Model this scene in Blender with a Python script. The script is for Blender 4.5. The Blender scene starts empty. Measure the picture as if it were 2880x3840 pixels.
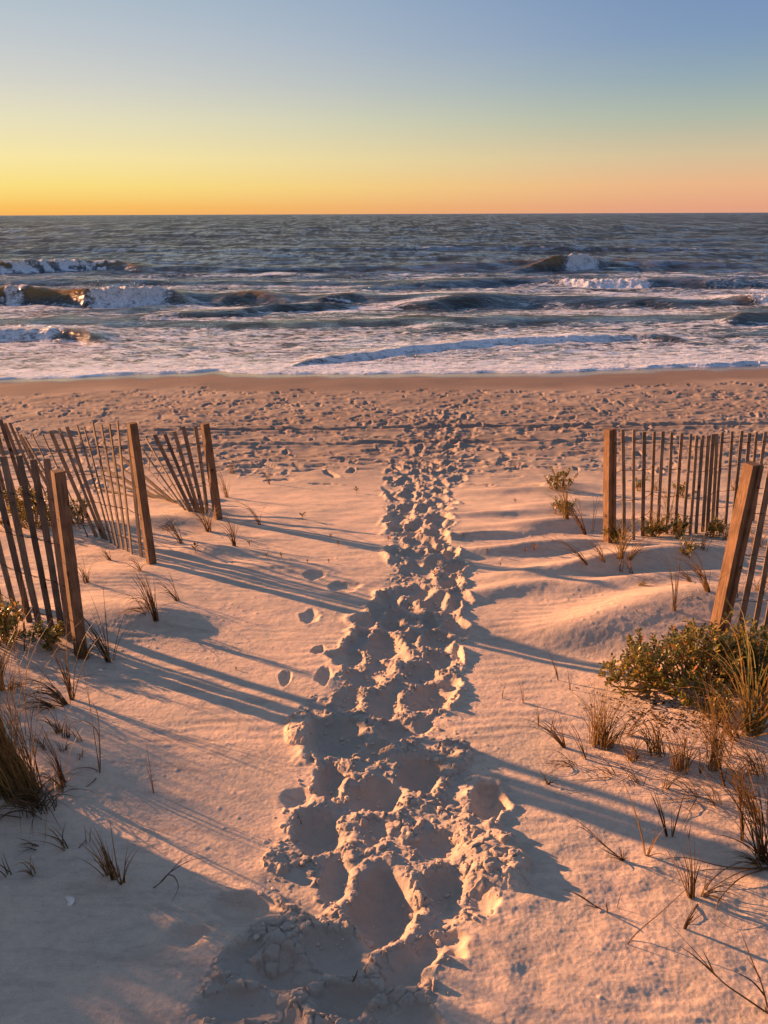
import bpy, math, random
import numpy as np
from mathutils import Vector, Matrix

SC = bpy.context.scene
COL = SC.collection
rnd = random.Random(7)
R = math.radians

# ------------------------------------------------------------------ camera model
CAMZ = 2.8; PITCH = R(21.2); ROLL = R(-0.22); F = 2884.0
CM = Matrix.Rotation(R(90) - PITCH, 3, 'X') @ Matrix.Rotation(ROLL, 3, 'Z')

def ray(px, py):
    return (CM @ Vector(((px - 1440) / F, -(py - 1920) / F, -1.0)))

PY = [-400, -6, 0, 3.0, 4.5, 6.0, 7.5, 9.5, 13, 17, 20, 23.5, 30, 60, 400, 12000]
PZ = [0.6, 0.45, 0.22, 0.10, 0.0, -0.08, -0.20, -0.45, -0.85, -1.16, -1.36, -1.62, -2.1, -3.2, -6, -30]
def prof(y):
    y = np.asarray(y, float)
    # smoothed piecewise-linear profile
    s = 0
    for d in (-1.0, -0.5, 0, 0.5, 1.0):
        s = s + np.interp(y + d * np.clip(0.25 + y * 0.04, 0.25, 1.2), PY, PZ)
    return s / 5
SEA_Z = -1.60

def hit_plane(px, py, z=None):
    d = ray(px, py)
    if z is not None:
        t = (z - CAMZ) / d.z
        return d.x * t, d.y * t
    t = 1.0
    for _ in range(60):
        zz = float(prof(d.y * t)); t = 0.5 * t + 0.5 * (zz - CAMZ) / d.z
    return d.x * t, d.y * t

# ------------------------------------------------------------------ noise
_rs = np.random.RandomState(11)
_perm = _rs.permutation(4096).astype(np.int64)
_ang = _rs.rand(4096) * 2 * np.pi
_gx, _gy = np.cos(_ang), np.sin(_ang)
_rv = _rs.rand(4096)
def _h(ix, iy, s):
    return _perm[(_perm[(ix + s * 131) & 4095] + iy + s * 57) & 4095]
def perlin(x, y, s=0):
    ix = np.floor(x).astype(np.int64); iy = np.floor(y).astype(np.int64)
    fx = x - ix; fy = y - iy
    u = fx * fx * fx * (fx * (fx * 6 - 15) + 10); v = fy * fy * fy * (fy * (fy * 6 - 15) + 10)
    def g(a, b):
        h = _h(ix + a, iy + b, s); return _gx[h] * (fx - a) + _gy[h] * (fy - b)
    n0 = g(0, 0) * (1 - u) + g(1, 0) * u; n1 = g(0, 1) * (1 - u) + g(1, 1) * u
    return (n0 * (1 - v) + n1 * v) * 1.5
def fbm(x, y, s=0, o=4, g=0.5):
    a = 1.0; t = 0; f = 1.0
    for k in range(o):
        t = t + a * perlin(x * f + 17.3 * k, y * f - 9.1 * k, s + k); a *= g; f *= 2.03
    return t
def voronoi(x, y, s=0):
    ix = np.floor(x).astype(np.int64); iy = np.floor(y).astype(np.int64)
    f1 = np.full(x.shape, 9.0); f2 = np.full(x.shape, 9.0)
    cid = np.zeros(x.shape, np.int64); dx1 = np.zeros(x.shape); dy1 = np.zeros(x.shape)
    for a in (-1, 0, 1):
        for b in (-1, 0, 1):
            h = _h(ix + a, iy + b, s)
            px = ix + a + 0.1 + 0.8 * _rv[h]; py = iy + b + 0.1 + 0.8 * _rv[(h * 7 + 13) & 4095]
            dx = x - px; dy = y - py; d = np.sqrt(dx * dx + dy * dy)
            m = d < f1
            f2 = np.where(m, f1, np.minimum(f2, d)); f1 = np.where(m, d, f1)
            cid = np.where(m, h, cid); dx1 = np.where(m, dx, dx1); dy1 = np.where(m, dy, dy1)
    return f1, f2, cid, dx1, dy1
def sst(a, b, x):
    t = np.clip((x - a) / (b - a), 0, 1); return t * t * (3 - 2 * t)

# ------------------------------------------------------------------ node helpers
def new_mat(name):
    m = bpy.data.materials.new(name); m.use_nodes = True
    nt = m.node_tree; b = nt.nodes['Principled BSDF']; return m, nt, b
def nd(nt, t, **kw):
    n = nt.nodes.new(t)
    for k, v in kw.items():
        if k in ('ins',):
            for kk, vv in v.items(): n.inputs[kk].default_value = vv
        else: setattr(n, k, v)
    return n
def ramp(nt, stops, src=None, interp='LINEAR'):
    n = nt.nodes.new('ShaderNodeValToRGB'); cr = n.color_ramp; cr.interpolation = interp
    while len(cr.elements) > 1: cr.elements.remove(cr.elements[-1])
    for i, (p, c) in enumerate(stops):
        e = cr.elements[0] if i == 0 else cr.elements.new(p)
        e.position = p; e.color = (c[0], c[1], c[2], 1)
    if src is not None: nt.links.new(src, n.inputs[0])
    return n
def s2l(r, g, b):
    f = lambda c: (c / 255 / 12.92) if c / 255 <= 0.04045 else ((c / 255 + 0.055) / 1.055) ** 2.4
    return (f(r), f(g), f(b))
def mixc(nt, fac, a, b, mode='MIX'):
    n = nt.nodes.new('ShaderNodeMix'); n.data_type = 'RGBA'; n.blend_type = mode
    for i, v in ((0, fac), (6, a), (7, b)):
        if isinstance(v, (int, float)): n.inputs[i].default_value = v
        elif isinstance(v, tuple): n.inputs[i].default_value = (*v[:3], 1)
        else: nt.links.new(v, n.inputs[i])
    return n.outputs[2]
def mth(nt, op, a, b=0.0, clamp=False):
    n = nt.nodes.new('ShaderNodeMath'); n.operation = op; n.use_clamp = clamp
    for i, v in ((0, a), (1, b)):
        if isinstance(v, (int, float)): n.inputs[i].default_value = v
        else: nt.links.new(v, n.inputs[i])
    return n.outputs[0]
def attr(nt, name):
    n = nt.nodes.new('ShaderNodeAttribute'); n.attribute_name = name; return n.outputs['Fac']

# ------------------------------------------------------------------ grid mesh
def grid_mesh(name, X, Y, Z, attrs=None):
    nr, nc = X.shape
    co = np.stack([X, Y, Z], -1).reshape(-1, 3).astype(np.float32)
    idx = np.arange(nr * nc, dtype=np.int32).reshape(nr, nc)
    q = np.stack([idx[:-1, :-1], idx[:-1, 1:], idx[1:, 1:], idx[1:, :-1]], -1).reshape(-1, 4)
    me = bpy.data.meshes.new(name)
    me.vertices.add(len(co)); me.vertices.foreach_set('co', co.ravel())
    me.loops.add(q.size); me.loops.foreach_set('vertex_index', q.ravel())
    me.polygons.add(len(q)); me.polygons.foreach_set('loop_start', np.arange(0, q.size, 4, dtype=np.int32))
    me.update(calc_edges=True)
    me.polygons.foreach_set('use_smooth', np.ones(len(q), dtype=bool))
    for k, v in (attrs or {}).items():
        a = me.attributes.new(k, 'FLOAT', 'POINT'); a.data.foreach_set('value', v.astype(np.float32).ravel())
    ob = bpy.data.objects.new(name, me); COL.objects.link(ob); return ob

# ------------------------------------------------------------------ SAND
NC = 1010; NIN = 930
rows = []
for py in np.arange(3960, 1335, -2.5):
    rows.append(hit_plane(1440, py)[1])
rows = np.array(rows)
back = [-400, -150, -60, -25, -12, -6, -3, -1.5, -0.6, 0.0] + list(np.linspace(0.2, rows[0] - 0.02, 40))
back = [b for b in back if b < rows[0]]
fwd = [rows[-1] + d for d in (0.2, 0.6, 1.5, 3, 6, 12, 30, 80, 300, 2000)]
GY = np.array(back + list(rows) + fwd)
hw = np.where(GY > 1.0, 0.56 * GY + 0.85, 1.41)
s = np.linspace(-1, 1, NC); k = NIN / NC
inside = np.abs(s) <= k
su = s / k
over = np.clip((np.abs(s) - k) / (1 - k), 0, 1)
X = su[None, :] * hw[:, None] * np.where(inside, 1, 0)[None, :]
Xo = np.sign(s)[None, :] * (hw[:, None] * (1 + 0.25 * over[None, :] * 4) + (over[None, :] ** 4) * 600)
X = np.where(inside[None, :], X, Xo)
Y = np.repeat(GY[:, None], NC, 1)
SX = X; SY = Y
Z = prof(Y)

# big features -- gaussian mounds placed on the map  (px, py, rx, ry, rot_deg, height)
def gauss(x, y, rx, ry, rot, h, sk=0):
    global Z
    c, s_ = math.cos(R(rot)), math.sin(R(rot))
    dx = SX - x; dy = SY - y
    u = (dx * c + dy * s_) / rx; v = (-dx * s_ + dy * c) / ry
    if sk: v = np.where(v > 0, v * sk, v)
    Z = Z + h * np.exp(-(u * u + v * v))
def gpx(px, py, *a, **k):
    x, y = hit_plane(px, py); gauss(x, y, *a, **k)
# off-frame dune shoulder on the left, it throws the long morning shade over the foreground
gauss(-5.3, 4.2, 1.3, 1.4, 0, 1.12)
gauss(-4.6, 2.6, 0.9, 1.0, 0, 0.6)
Z += 0.30 * (Z - prof(SY)) * fbm(SX / .5, SY / .35, 37, 3) * (SX < -3) * (SY < 7)
gauss(-4.2, 2.2, 0.8, 0.9, 0, 0.35)
gauss(5.2, 3.5, 1.2, 2.0, 0, 0.4)
# right: mound under the near post, fans out into ridges
gpx(2640, 2290, 0.75, 0.42, 8, 0.17)
gpx(2300, 2330, 0.7, 0.2, 18, 0.075)
gpx(2280, 2130, 0.85, 0.15, 14, 0.135)
gpx(2560, 2080, 0.7, 0.3, 0, 0.09)
gpx(2130, 1975, 0.8, 0.13, 5, 0.105)
gpx(2000, 2060, 0.75, 0.11, 10, 0.09)
gpx(2180, 1905, 0.7, 0.16, 3, 0.10)
gpx(1900, 2215, 0.6, 0.11, 14, 0.06)
gpx(2110, 1825, 0.35, 0.2, 0, 0.07)
gpx(2780, 2650, 0.6, 0.4, 0, 0.08)
gpx(2160, 2440, 0.6, 0.2, -20, -0.05)
gpx(1850, 1930, 0.55, 0.09, 6, 0.055)
gpx(1800, 2010, 0.45, 0.07, 8, 0.05)
gpx(2380, 2190, 0.7, 0.12, 12, 0.075)
gpx(1950, 1840, 0.6, 0.12, 2, 0.05)
gpx(2050, 2400, 1.0, 0.16, -14, -0.05)
# left
gpx(330, 2330, 0.5, 0.35, 0, 0.10)
gpx(600, 2330, 0.35, 0.2, -10, 0.085)
gpx(800, 2075, 0.45, 0.16, -4, 0.075)
gpx(1000, 2130, 0.4, 0.14, -4, 0.05)
gpx(760, 1925, 0.4, 0.2, 0, 0.07)
gpx(600, 1960, 0.5, 0.2, 0, 0.08)
gpx(330, 2180, 0.5, 0.2, 8, 0.05)
gpx(80, 2900, 0.45, 0.4, 0, 0.09)
gpx(350, 2890, 0.25, 0.18, 0, 0.03)
gpx(440, 3270, 0.2, 0.15, 0, 0.02)
ZS = Z.copy()     # smooth base

# trampled path ---------------------------------------------------------
PCL = [(1700, 1480, 130), (1660, 1600, 160), (1630, 1700, 190), (1600, 1780, 185), (1570, 1850, 140), (1565, 1980, 125), (1600, 2080, 145), (1610, 2180, 170),
       (1560, 2300, 210), (1520, 2420, 250), (1500, 2560, 270), (1400, 2680, 330), (1470, 2800, 330), (1470, 2950, 400),
       (1480, 3120, 480), (1480, 3300, 500), (1400, 3450, 420), (1240, 3600, 480), (1150, 3750, 520), (1150, 3950, 540)]
pc = []
for px, py, w in PCL:
    x, y = hit_plane(px, py); x2, _ = hit_plane(px + w, py); pc.append((y, x, (x2 - x) * .9))
pc.sort(); pc = np.array(pc)
cx = np.interp(SY, pc[:, 0], pc[:, 1]); cw = np.interp(SY, pc[:, 0], pc[:, 2])
edge_n = 0.22 * perlin(SX * 3.1, SY * 3.1, 31) + 0.12 * perlin(SX * 9, SY * 9, 33)
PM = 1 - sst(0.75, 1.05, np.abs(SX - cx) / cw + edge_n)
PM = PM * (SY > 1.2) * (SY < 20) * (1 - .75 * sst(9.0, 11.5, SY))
near_f = 1 - sst(8.0, 12, SY)

def lump(l, amp, seed, o=3): return amp * fbm(SX / l, SY / l, seed, o)
# soft wind relief
out = 1 - PM
Z += lump(2.2, 0.022, 41, 2) * (SY < 21)
Z += 0.010 * fbm(SX / 0.9, SY / 0.38, 43, 3) * sst(4.6, 6.0, SY) * (1 - sst(9, 10, SY)) * out
Z += 0.0045 * fbm(SX / 0.35, SY / 0.2, 45, 3) * out * (1 - sst(9, 11, SY))
# fine ripples running along x
Z += 0.0020 * np.sin((SY + 0.05 * fbm(SX / 0.6, SY / 0.3, 47, 2)) * 2 * np.pi / 0.085 + 3 * perlin(SX / 0.8, SY / 0.5, 48)) * sst(-0.2, 0.4, perlin(SX / 0.7, SY / 0.5, 49)) * out * (1 - sst(6.5, 8, SY))
# lumpy soft sand, bottom right
br = sst(0.0, 0.5, SX) * (1 - sst(2.5, 3.3, SY))
Z += br * 0.008 * fbm(SX / .36, SY / .26, 52, 2)
Z += br * 0.0038 * fbm(SX / 0.13, SY / 0.11, 51, 2)
# trampled ground: general roughness
Z -= 0.015 * PM
Z += PM * (0.011 * fbm(SX / 0.22, SY / 0.22, 53, 4) * near_f + 0.004)

CLOD = PM * (0.36 + 0.6 * perlin(SX * 2.6, SY * 2.6, 61))

def window(x, y, r):
    i0 = np.searchsorted(GY, y - r); i1 = np.searchsorted(GY, y + r) + 1
    if i1 - i0 < 2: return None
    i0 = max(i0, 0); i1 = min(i1, len(GY))
    j = np.where((SX[i0] < x + r) & (SX[i0] > x - r))[0]
    j2 = np.where((SX[i1 - 1] < x + r) & (SX[i1 - 1] > x - r))[0]
    if len(j) == 0 or len(j2) == 0: return None
    return slice(i0, i1), slice(min(j[0], j2[0]), max(j[-1], j2[-1]) + 1)

DK = 0.7
def crater(x, y, rx, ry, dep, rot=0.0, rim=0.45, seed=0, rimw=0.28, warp=0.26, floor_only=False):
    r = max(rx, ry) * 1.9
    w = window(x, y, r)
    if w is None: return
    gx, gy = SX[w], SY[w]
    c, s_ = math.cos(rot), math.sin(rot)
    dx, dy = gx - x, gy - y
    u = (dx * c + dy * s_) / rx; v = (-dx * s_ + dy * c) / ry
    q = np.sqrt(u * u + v * v) + 1e-6
    q = q * (1 + warp * perlin(u / q * 1.3 + seed * 3.1, v / q * 1.3 + seed, 71) + 0.07 * perlin(gx * 22, gy * 22, 72))
    z0 = Z[w]
    zr = ZS[w]
    base = zr - 0.010 - 0.012 * PM[w] + 0.25 * float(np.clip(np.median(z0 - zr), -0.05, 0.03)); dep = dep * DK
    wgt = 1 - sst(0.82, 1.12, q)
    bowl = base + 0.12 * np.clip(z0 - base, -.06, .04) - 1.1 * dep * np.clip(1 - q ** 2 / 1.1, 0, 1) ** 1.05
    z1 = z0 * (1 - wgt) + bowl * wgt
    rz = rim * dep * np.exp(-((q - 1.12) / rimw) ** 2) * (1 + 0.6 * perlin(gx * 9, gy * 9, 73 + seed % 5))
    z1 = z1 + rz * np.clip(1 - (z1 - zr + .02 * PM[w]) / 0.03, 0, 1)
    Z[w] = z1
    fl = 1 - sst(0.75, 0.98, q)
    rr = np.exp(-((q - 1.2) / 0.3) ** 2) * (PM[w] > 0.02)
    CLOD[w] = np.clip(CLOD[w] * (1 - fl) + 0.35 * rr, 0, 1.3)

# random footfalls along the path, far to near (later ones overwrite)
y = 19.5
rr_ = random.Random(5)
foots = []
for i in range(900):
    yy = rr_.uniform(2.0, 16.0)
    dens = 1.0 if yy < 10 else 0.8
    c_ = np.interp(yy, pc[:, 0], pc[:, 1]); w_ = np.interp(yy, pc[:, 0], pc[:, 2])
    if yy < 4.3: continue
    xx = c_ + rr_.uniform(-0.85, 0.85) * w_
    foots.append((yy, xx))
foots = foots[:300]
foots.sort(key=lambda f: -f[0] + rr_.uniform(-1, 1))
for i, (yy, xx) in enumerate(foots):
    sc = rr_.uniform(0.75, 1.15)
    crater(xx, yy, 0.085 * sc, 0.15 * sc, rr_.uniform(0.035, 0.075) * float(np.interp(yy, [5, 8, 10], [.95, .8, .4])), rot=rr_.gauss(0, 0.45), seed=i, rim=rr_.uniform(0.35, 0.7))
def cpx(px, py, rx, ry, dep, rot=0, **kw):
    x, y_ = hit_plane(px, py)
    xa, _ = hit_plane(px + rx, py); _, ya = hit_plane(px, py - ry); _, yb = hit_plane(px, py + ry)
    crater(x, y_, abs(xa - x), abs(ya - yb) / 2, dep, rot=rot, seed=int(px) % 97, **kw)
HAND = [
 (1435, 2415, 80, 48, .09), (1640, 2390, 60, 45, .06), (1305, 2466, 75, 36, .06), (1580, 2517, 75, 36, .07), (1363, 2539, 75, 38, .06), (1652, 2470, 50, 35, .06),
 (1616, 2611, 80, 52, .10), (1450, 2640, 60, 60, .06), (1276, 2763, 115, 75, .10), (1493, 2734, 60, 45, .07), (1406, 2810, 62, 40, .06),
 (1573, 2893, 88, 68, .12), (1240, 2925, 50, 70, .09), (1117, 2990, 52, 42, .05), (1833, 3002, 66, 78, .10), (1421, 2975, 112, 66, .12),
 (1197, 3110, 100, 85, .11), (1400, 3110, 40, 60, .04), (1640, 3150, 95, 48, .05), (920, 3395, 130, 55, .07), (700, 3500, 90, 45, .05),
 (1060, 3640, 130, 85, .07), (1290, 3560, 160, 90, .06), (1290, 3740, 120, 70, .07), (1500, 3620, 80, 90, .05), (1560, 3830, 110, 80, .05), (900, 3760, 150, 70, .05),
 (1265, 3290, 62, 95, .06), (1665, 3320, 82, 72, .09), (1435, 3385, 135, 140, .15),
]
rn = random.Random(41)
for i in range(46):
    yy = rn.uniform(1.7, 4.4); c_ = np.interp(yy, pc[:, 0], pc[:, 1]); w_ = np.interp(yy, pc[:, 0], pc[:, 2])
    crater(c_ + rn.uniform(-.9, .9) * w_, yy, rn.uniform(.05, .09), rn.uniform(.09, .15), rn.uniform(.03, .05), rot=rn.gauss(0, .6), seed=i, rim=.35)
for a in HAND:
    cpx(a[0], a[1], a[2], a[3], a[4] * .9, rim=0.30, rimw=0.25, warp=0.3)
# old shallow prints left of the path
for a in [(1215, 2535, 30, 32, .025), (1195, 2440, 26, 16, .02), (1160, 2310, 36, 26, .025), (1290, 2200, 60, 20, .025), (1180, 2160, 40, 14, .02), (1070, 2545, 22, 30, .02),
          (1660, 2030, 26, 14, .03)]:
    cpx(*a, rim=0.15)
# low cracked hummocks
for px, py, rx, ry, h in [(1870, 3230, 150, 120, .05), (1700, 2830, 90, 60, .04), (1490, 2810, 80, 40, .035), (1070, 3210, 90, 60, .02), (1130, 2730, 70, 60, .045), (1770, 3110, 120, 60, .03), (1100, 3470, 80, 80, .03), (1040, 3560, 90, 70, .03)]:
    x, y_ = hit_plane(px, py); xa, _ = hit_plane(px + rx, py); _, ya = hit_plane(px, py - ry)
    w = window(x, y_, 0.6); gx, gy = SX[w], SY[w]
    u = (gx - x) / abs(xa - x); v = (gy - y_) / abs(ya - y_)
    q = np.sqrt(u * u + v * v) + 0.25 * perlin(gx * 7, gy * 7, 77)
    m = 1 - sst(0.55, 1.0, q)
    Z[w] += h * m
    CLOD[w] = np.maximum(CLOD[w], 0.8 * (1 - sst(0.8, 1.0, q)))

# loose sand slumps: round everything off before the crust goes on
def blur(A, i0, i1, r):
    B = A[i0:i1].copy()
    for ax in (0, 1):
        Pd = [(0, 0), (0, 0)]; Pd[ax] = (r + 1, r); C_ = np.cumsum(np.pad(B, Pd, mode='edge'), axis=ax); n_ = 2 * r + 1
        B = (C_[n_:] - C_[:-n_]) / n_ if ax == 0 else (C_[:, n_:] - C_[:, :-n_]) / n_
    return B
for y0, y1, r_, rep_ in ((1.3, 3.3, 5, 2), (3.3, 4.6, 4, 2), (4.6, 6.5, 2, 2), (6.5, 9, 1, 1)):
    a0, a1 = np.searchsorted(GY, y0), np.searchsorted(GY, y1)
    e0, e1 = max(a0 - 14, 0), min(a1 + 14, len(GY))
    D_ = Z - ZS; Bl = D_.copy()
    for _ in range(rep_): Bl[e0:e1] = blur(Bl, e0, e1, r_)
    wy_ = (sst(y0 - .15, y0 + .15, GY) * (1 - sst(y1 - .15, y1 + .15, GY)))[:, None] * np.maximum(sst(0, .3, PM), (SY < 3.3) * sst(.3, 0, SX)) * .85
    Z = Z * (1 - wy_) + (ZS + Bl) * wy_
# crust plates and clods
cl = np.clip(CLOD, 0, 1)
M = (cl > 0.03) & (SY > 1.2) & (SY < 12)
xs, ys = SX[M], SY[M]
wx = xs + 0.012 * perlin(xs * 30, ys * 30, 81); wy = ys + 0.012 * perlin(xs * 30, ys * 30, 82)
f1, f2, cid, dx1, dy1 = voronoi(wx / 0.06, wy / 0.05, 5)
rh = _rv[cid]; ra = _rv[(cid * 3 + 5) & 4095] * 6.28; keep = _rv[(cid * 5 + 11) & 4095]
gapm = sst(0.03, 0.16, f2 - f1)
th = np.where(keep < cl[M] * 0.85, 0.003 + 0.011 * rh, 0.0)
tilt = (np.cos(ra) * dx1 + np.sin(ra) * dy1) * 0.016 * (keep < cl[M] * 0.85)
g1, g2, cid2, dx2, dy2 = voronoi(wx / 0.027 + 5, wy / 0.024, 9)
k2 = _rv[(cid2 * 5 + 3) & 4095]
th2 = np.where(k2 < cl[M] * 0.5, 0.009 * _rv[cid2], 0) * sst(0.02, 0.2, g2 - g1)
Z[M] += np.minimum(1, cl[M] * 1.6) * ((th + tilt) * gapm + th2 + 0.0025 * fbm(xs * 40, ys * 40, 83, 2))
cr = (1 - sst(0.0, 0.05, f2 - f1)) * 0.006 * sst(0.3, 0.7, cl[M])
Z[M] -= cr
# tiny scattered lumps off path
M2 = (SY > 1.2) & (SY < 7.0) & (out > 0.3)
xs, ys = SX[M2], SY[M2]
f1, f2, cid, dx1, dy1 = voronoi(xs / 0.055, ys / 0.055, 21)
pmk = sst(0.15, 0.5, perlin(xs * 1.6, ys * 1.6, 87) + 0.35 * np.exp(-np.clip(np.abs(xs - cx[M2]) / cw[M2] - 1, 0, 9) / 0.25))
Z[M2] += np.where(_rv[cid] < 0.006 + 0.22 * pmk * (ys > 2.6), 1, 0) * 0.004 * np.clip(1 - f1 / (0.15 + 0.2 * _rv[(cid * 3) & 4095]), 0, 1) ** 0.6
# fine grain relief
Z += 0.0010 * perlin(SX / 0.018, SY / 0.018, 91) * (1 - sst(4.5, 5.5, SY)) * (SY > 1)
Z += 0.0012 * fbm(SX / 0.05, SY / 0.03, 92, 2) * (1 - sst(6, 8, SY)) * (SY > 1)

# water edge as a function of x -----------------------------------------
EP = [(-1500, 1500), (0, 1441), (300, 1430), (700, 1403), (820, 1391), (900, 1402), (1200, 1408), (1440, 1412), (1700, 1410), (2000, 1404), (2200, 1396), (2300, 1385), (2500, 1378), (2880, 1364), (4400, 1330)]
ep = np.array([hit_plane(px, py, SEA_Z) for px, py in EP])
def yedge(x):
    return np.interp(x, ep[:, 0], ep[:, 1]) + 0.14 * np.sin(x * .7 + .6) + 0.09 * np.sin(x * 2.3) + 0.05 * np.sin(x * 6.1 + 1)

# beach prints ----------------------------------------------------------
ye = yedge(SX)
bm = sst(8.5, 11.0, SY) * (1 - sst(3.2, 4.4, ye - SY + 0 * SX) * 0)   # from the dune toe
dist = ye - SY
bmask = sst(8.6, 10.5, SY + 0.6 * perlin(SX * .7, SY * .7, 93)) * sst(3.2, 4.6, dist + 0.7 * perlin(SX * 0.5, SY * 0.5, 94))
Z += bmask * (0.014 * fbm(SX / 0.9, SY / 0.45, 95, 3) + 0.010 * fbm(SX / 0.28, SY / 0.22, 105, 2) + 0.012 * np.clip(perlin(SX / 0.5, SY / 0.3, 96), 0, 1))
rb = random.Random(9)
bp = []
for i in range(2600):
    yy = 8.8 + 11.5 * rb.random() ** 0.8; xx = rb.uniform(-1, 1) * (0.56 * yy + 0.8)
    bp.append((yy, xx))
for i, (yy, xx) in enumerate(bp):
    d = float(yedge(xx)) - yy
    if d < 3.4 or (d < 5 and rb.random() < 0.55) or (yy < 10.0 and rb.random() < 0.75): continue
    sc = rb.uniform(0.7, 1.25)
    crater(xx, yy, 0.058 * sc, 0.22 * sc, rb.uniform(0.015, 0.05), rot=rb.choice([rb.gauss(0, .6), rb.gauss(1.57, .25), rb.gauss(1.57, .2), rb.gauss(1.57, .15)]), rim=0.25, seed=i)
# tyre tracks along the beach
for pts, dep in (([(0, 1628), (700, 1618), (1440, 1607), (2200, 1596), (2880, 1590)], .07), ([(0, 1700), (700, 1672), (1440, 1663), (2200, 1655), (2880, 1640)], .055)):
    tp = sorted(hit_plane(*p) for p in pts)
    ty = np.interp(SX, [p[0] for p in tp], [p[1] for p in tp]) + 0.05 * perlin(SX * .8, SY * 0, 97)
    v = SY - ty
    w = 1 - sst(0.06, 0.12, np.abs(v))
    mm = (np.abs(v) < 0.8) & (SY > 5)
    Z = np.where(mm, Z * (1 - w) + (ZS - dep) * w + 0.03 * np.exp(-((np.abs(v) - 0.17) / 0.07) ** 2) * (1 + .6 * perlin(SX * 5, SY * 5, 98)), Z)
# smooth wet strand
Z = Z + 0.006 * fbm(SX / 1.5, SY / 0.6, 99, 3) * (1 - bmask) * sst(11, 13, SY)

WET = (1 - sst(0.6, 1.5, dist + .3 * perlin(SX, SY, 104))) * (SY > 12)
DAMP = np.maximum((1 - sst(2.6, 5.0, dist + 0.8 * perlin(SX * .35, SY * .5, 101))), (.62 + .25 * perlin(SX / 3, SY / .8, 103)) * (1 - sst(9.5, 14.5, dist))) * (SY > 8)
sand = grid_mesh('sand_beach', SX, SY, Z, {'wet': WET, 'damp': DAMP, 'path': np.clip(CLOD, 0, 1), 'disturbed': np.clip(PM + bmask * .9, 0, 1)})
sand['kind'] = 'structure'

def gz(x, y):
    i = int(np.clip(np.searchsorted(GY, y) - 1, 0, len(GY) - 2)); t = (y - GY[i]) / (GY[i + 1] - GY[i])
    a = np.interp(x, SX[i], Z[i]); b = np.interp(x, SX[i + 1], Z[i + 1])
    return float(a * (1 - t) + b * t)
def ground(px, py):
    d = ray(px, py); t = 1.2; 
    last = t
    while t < 60:
        p = (d.x * t, d.y * t, CAMZ + d.z * t)
        if p[2] < gz(p[0], p[1]): break
        last = t; t += 0.03 + t * 0.004
    lo, hi = last, t
    for _ in range(14):
        m = (lo + hi) / 2
        if CAMZ + d.z * m < gz(d.x * m, d.y * m): hi = m
        else: lo = m
    return Vector((d.x * lo, d.y * lo, CAMZ + d.z * lo))

# sand material
m, nt, b = new_mat('sand'); L = nt.links
geo = nd(nt, 'ShaderNodeNewGeometry'); pos = geo.outputs['Position']
n1 = nd(nt, 'ShaderNodeTexNoise', ins={'Scale': 2.2, 'Detail': 4.0}); L.new(pos, n1.inputs['Vector'])
n2 = nd(nt, 'ShaderNodeTexNoise', ins={'Scale': 260.0, 'Detail': 3.0, 'Roughness': .7}); L.new(pos, n2.inputs['Vector'])
n3 = nd(nt, 'ShaderNodeTexNoise', ins={'Scale': 24.0, 'Detail': 5.0, 'Roughness': .6}); L.new(pos, n3.inputs['Vector'])
c = ramp(nt, [(0.3, (.46, .39, .335)), (0.7, (.58, .455, .38))], n1.outputs[0]).outputs[0]
g = ramp(nt, [(0.28, (.60, .58, .56)), (0.48, (1, 1, 1)), (0.75, (1.15, 1.15, 1.15))], n2.outputs[0]).outputs[0]
c = mixc(nt, 0.75, c, g, 'MULTIPLY')
mps = nd(nt, 'ShaderNodeMapping'); mps.inputs['Scale'].default_value = (1, 4.5, 1); L.new(pos, mps.inputs[0])
n5 = nd(nt, 'ShaderNodeTexNoise', ins={'Scale': 3.0, 'Detail': 6.0, 'Roughness': .7, 'Distortion': .8}); L.new(mps.outputs[0], n5.inputs['Vector'])
c = mixc(nt, .8, c, ramp(nt, [(.35, (.80, .78, .78)), (.5, (1, 1, 1)), (.68, (1.1, 1.06, 1.0))], n5.outputs[0]).outputs[0], 'MULTIPLY')
g3 = ramp(nt, [(0.3, (.9, .9, .9)), (0.7, (1.05, 1.05, 1.05))], n3.outputs[0]).outputs[0]
c = mixc(nt, 1.0, c, g3, 'MULTIPLY')
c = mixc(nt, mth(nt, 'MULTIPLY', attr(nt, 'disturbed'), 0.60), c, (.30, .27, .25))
c = mixc(nt, mth(nt, 'MULTIPLY', attr(nt, 'damp'), 0.95), c, (.16, .126, .118))
c = mixc(nt, attr(nt, 'wet'), c, (.16, .11, .09))
L.new(c, b.inputs['Base Color'])
rgh = mth(nt, 'SUBTRACT', 0.95, mth(nt, 'MULTIPLY', attr(nt, 'wet'), 0.85)); L.new(rgh, b.inputs['Roughness'])
L.new(mth(nt, 'ADD', 0.12, mth(nt, 'MULTIPLY', attr(nt, 'wet'), 0.5)), b.inputs['Specular IOR Level'])
bp1 = nd(nt, 'ShaderNodeBump', ins={'Strength': 0.45, 'Distance': 0.003}); L.new(n2.outputs[0], bp1.inputs['Height'])
n4 = nd(nt, 'ShaderNodeTexNoise', ins={'Scale': 70.0, 'Detail': 4.0, 'Roughness': .65}); L.new(pos, n4.inputs['Vector'])
bp2 = nd(nt, 'ShaderNodeBump', ins={'Distance': 0.006}); L.new(n4.outputs[0], bp2.inputs['Height']); L.new(bp1.outputs[0], bp2.inputs['Normal'])
L.new(mth(nt, 'MULTIPLY', mth(nt, 'SUBTRACT', 1.0, attr(nt, 'damp'), True), 0.45), bp2.inputs['Strength'])
L.new(bp2.outputs[0], b.inputs['Normal'])
SAND = m
sand.data.materials.append(m)

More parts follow.
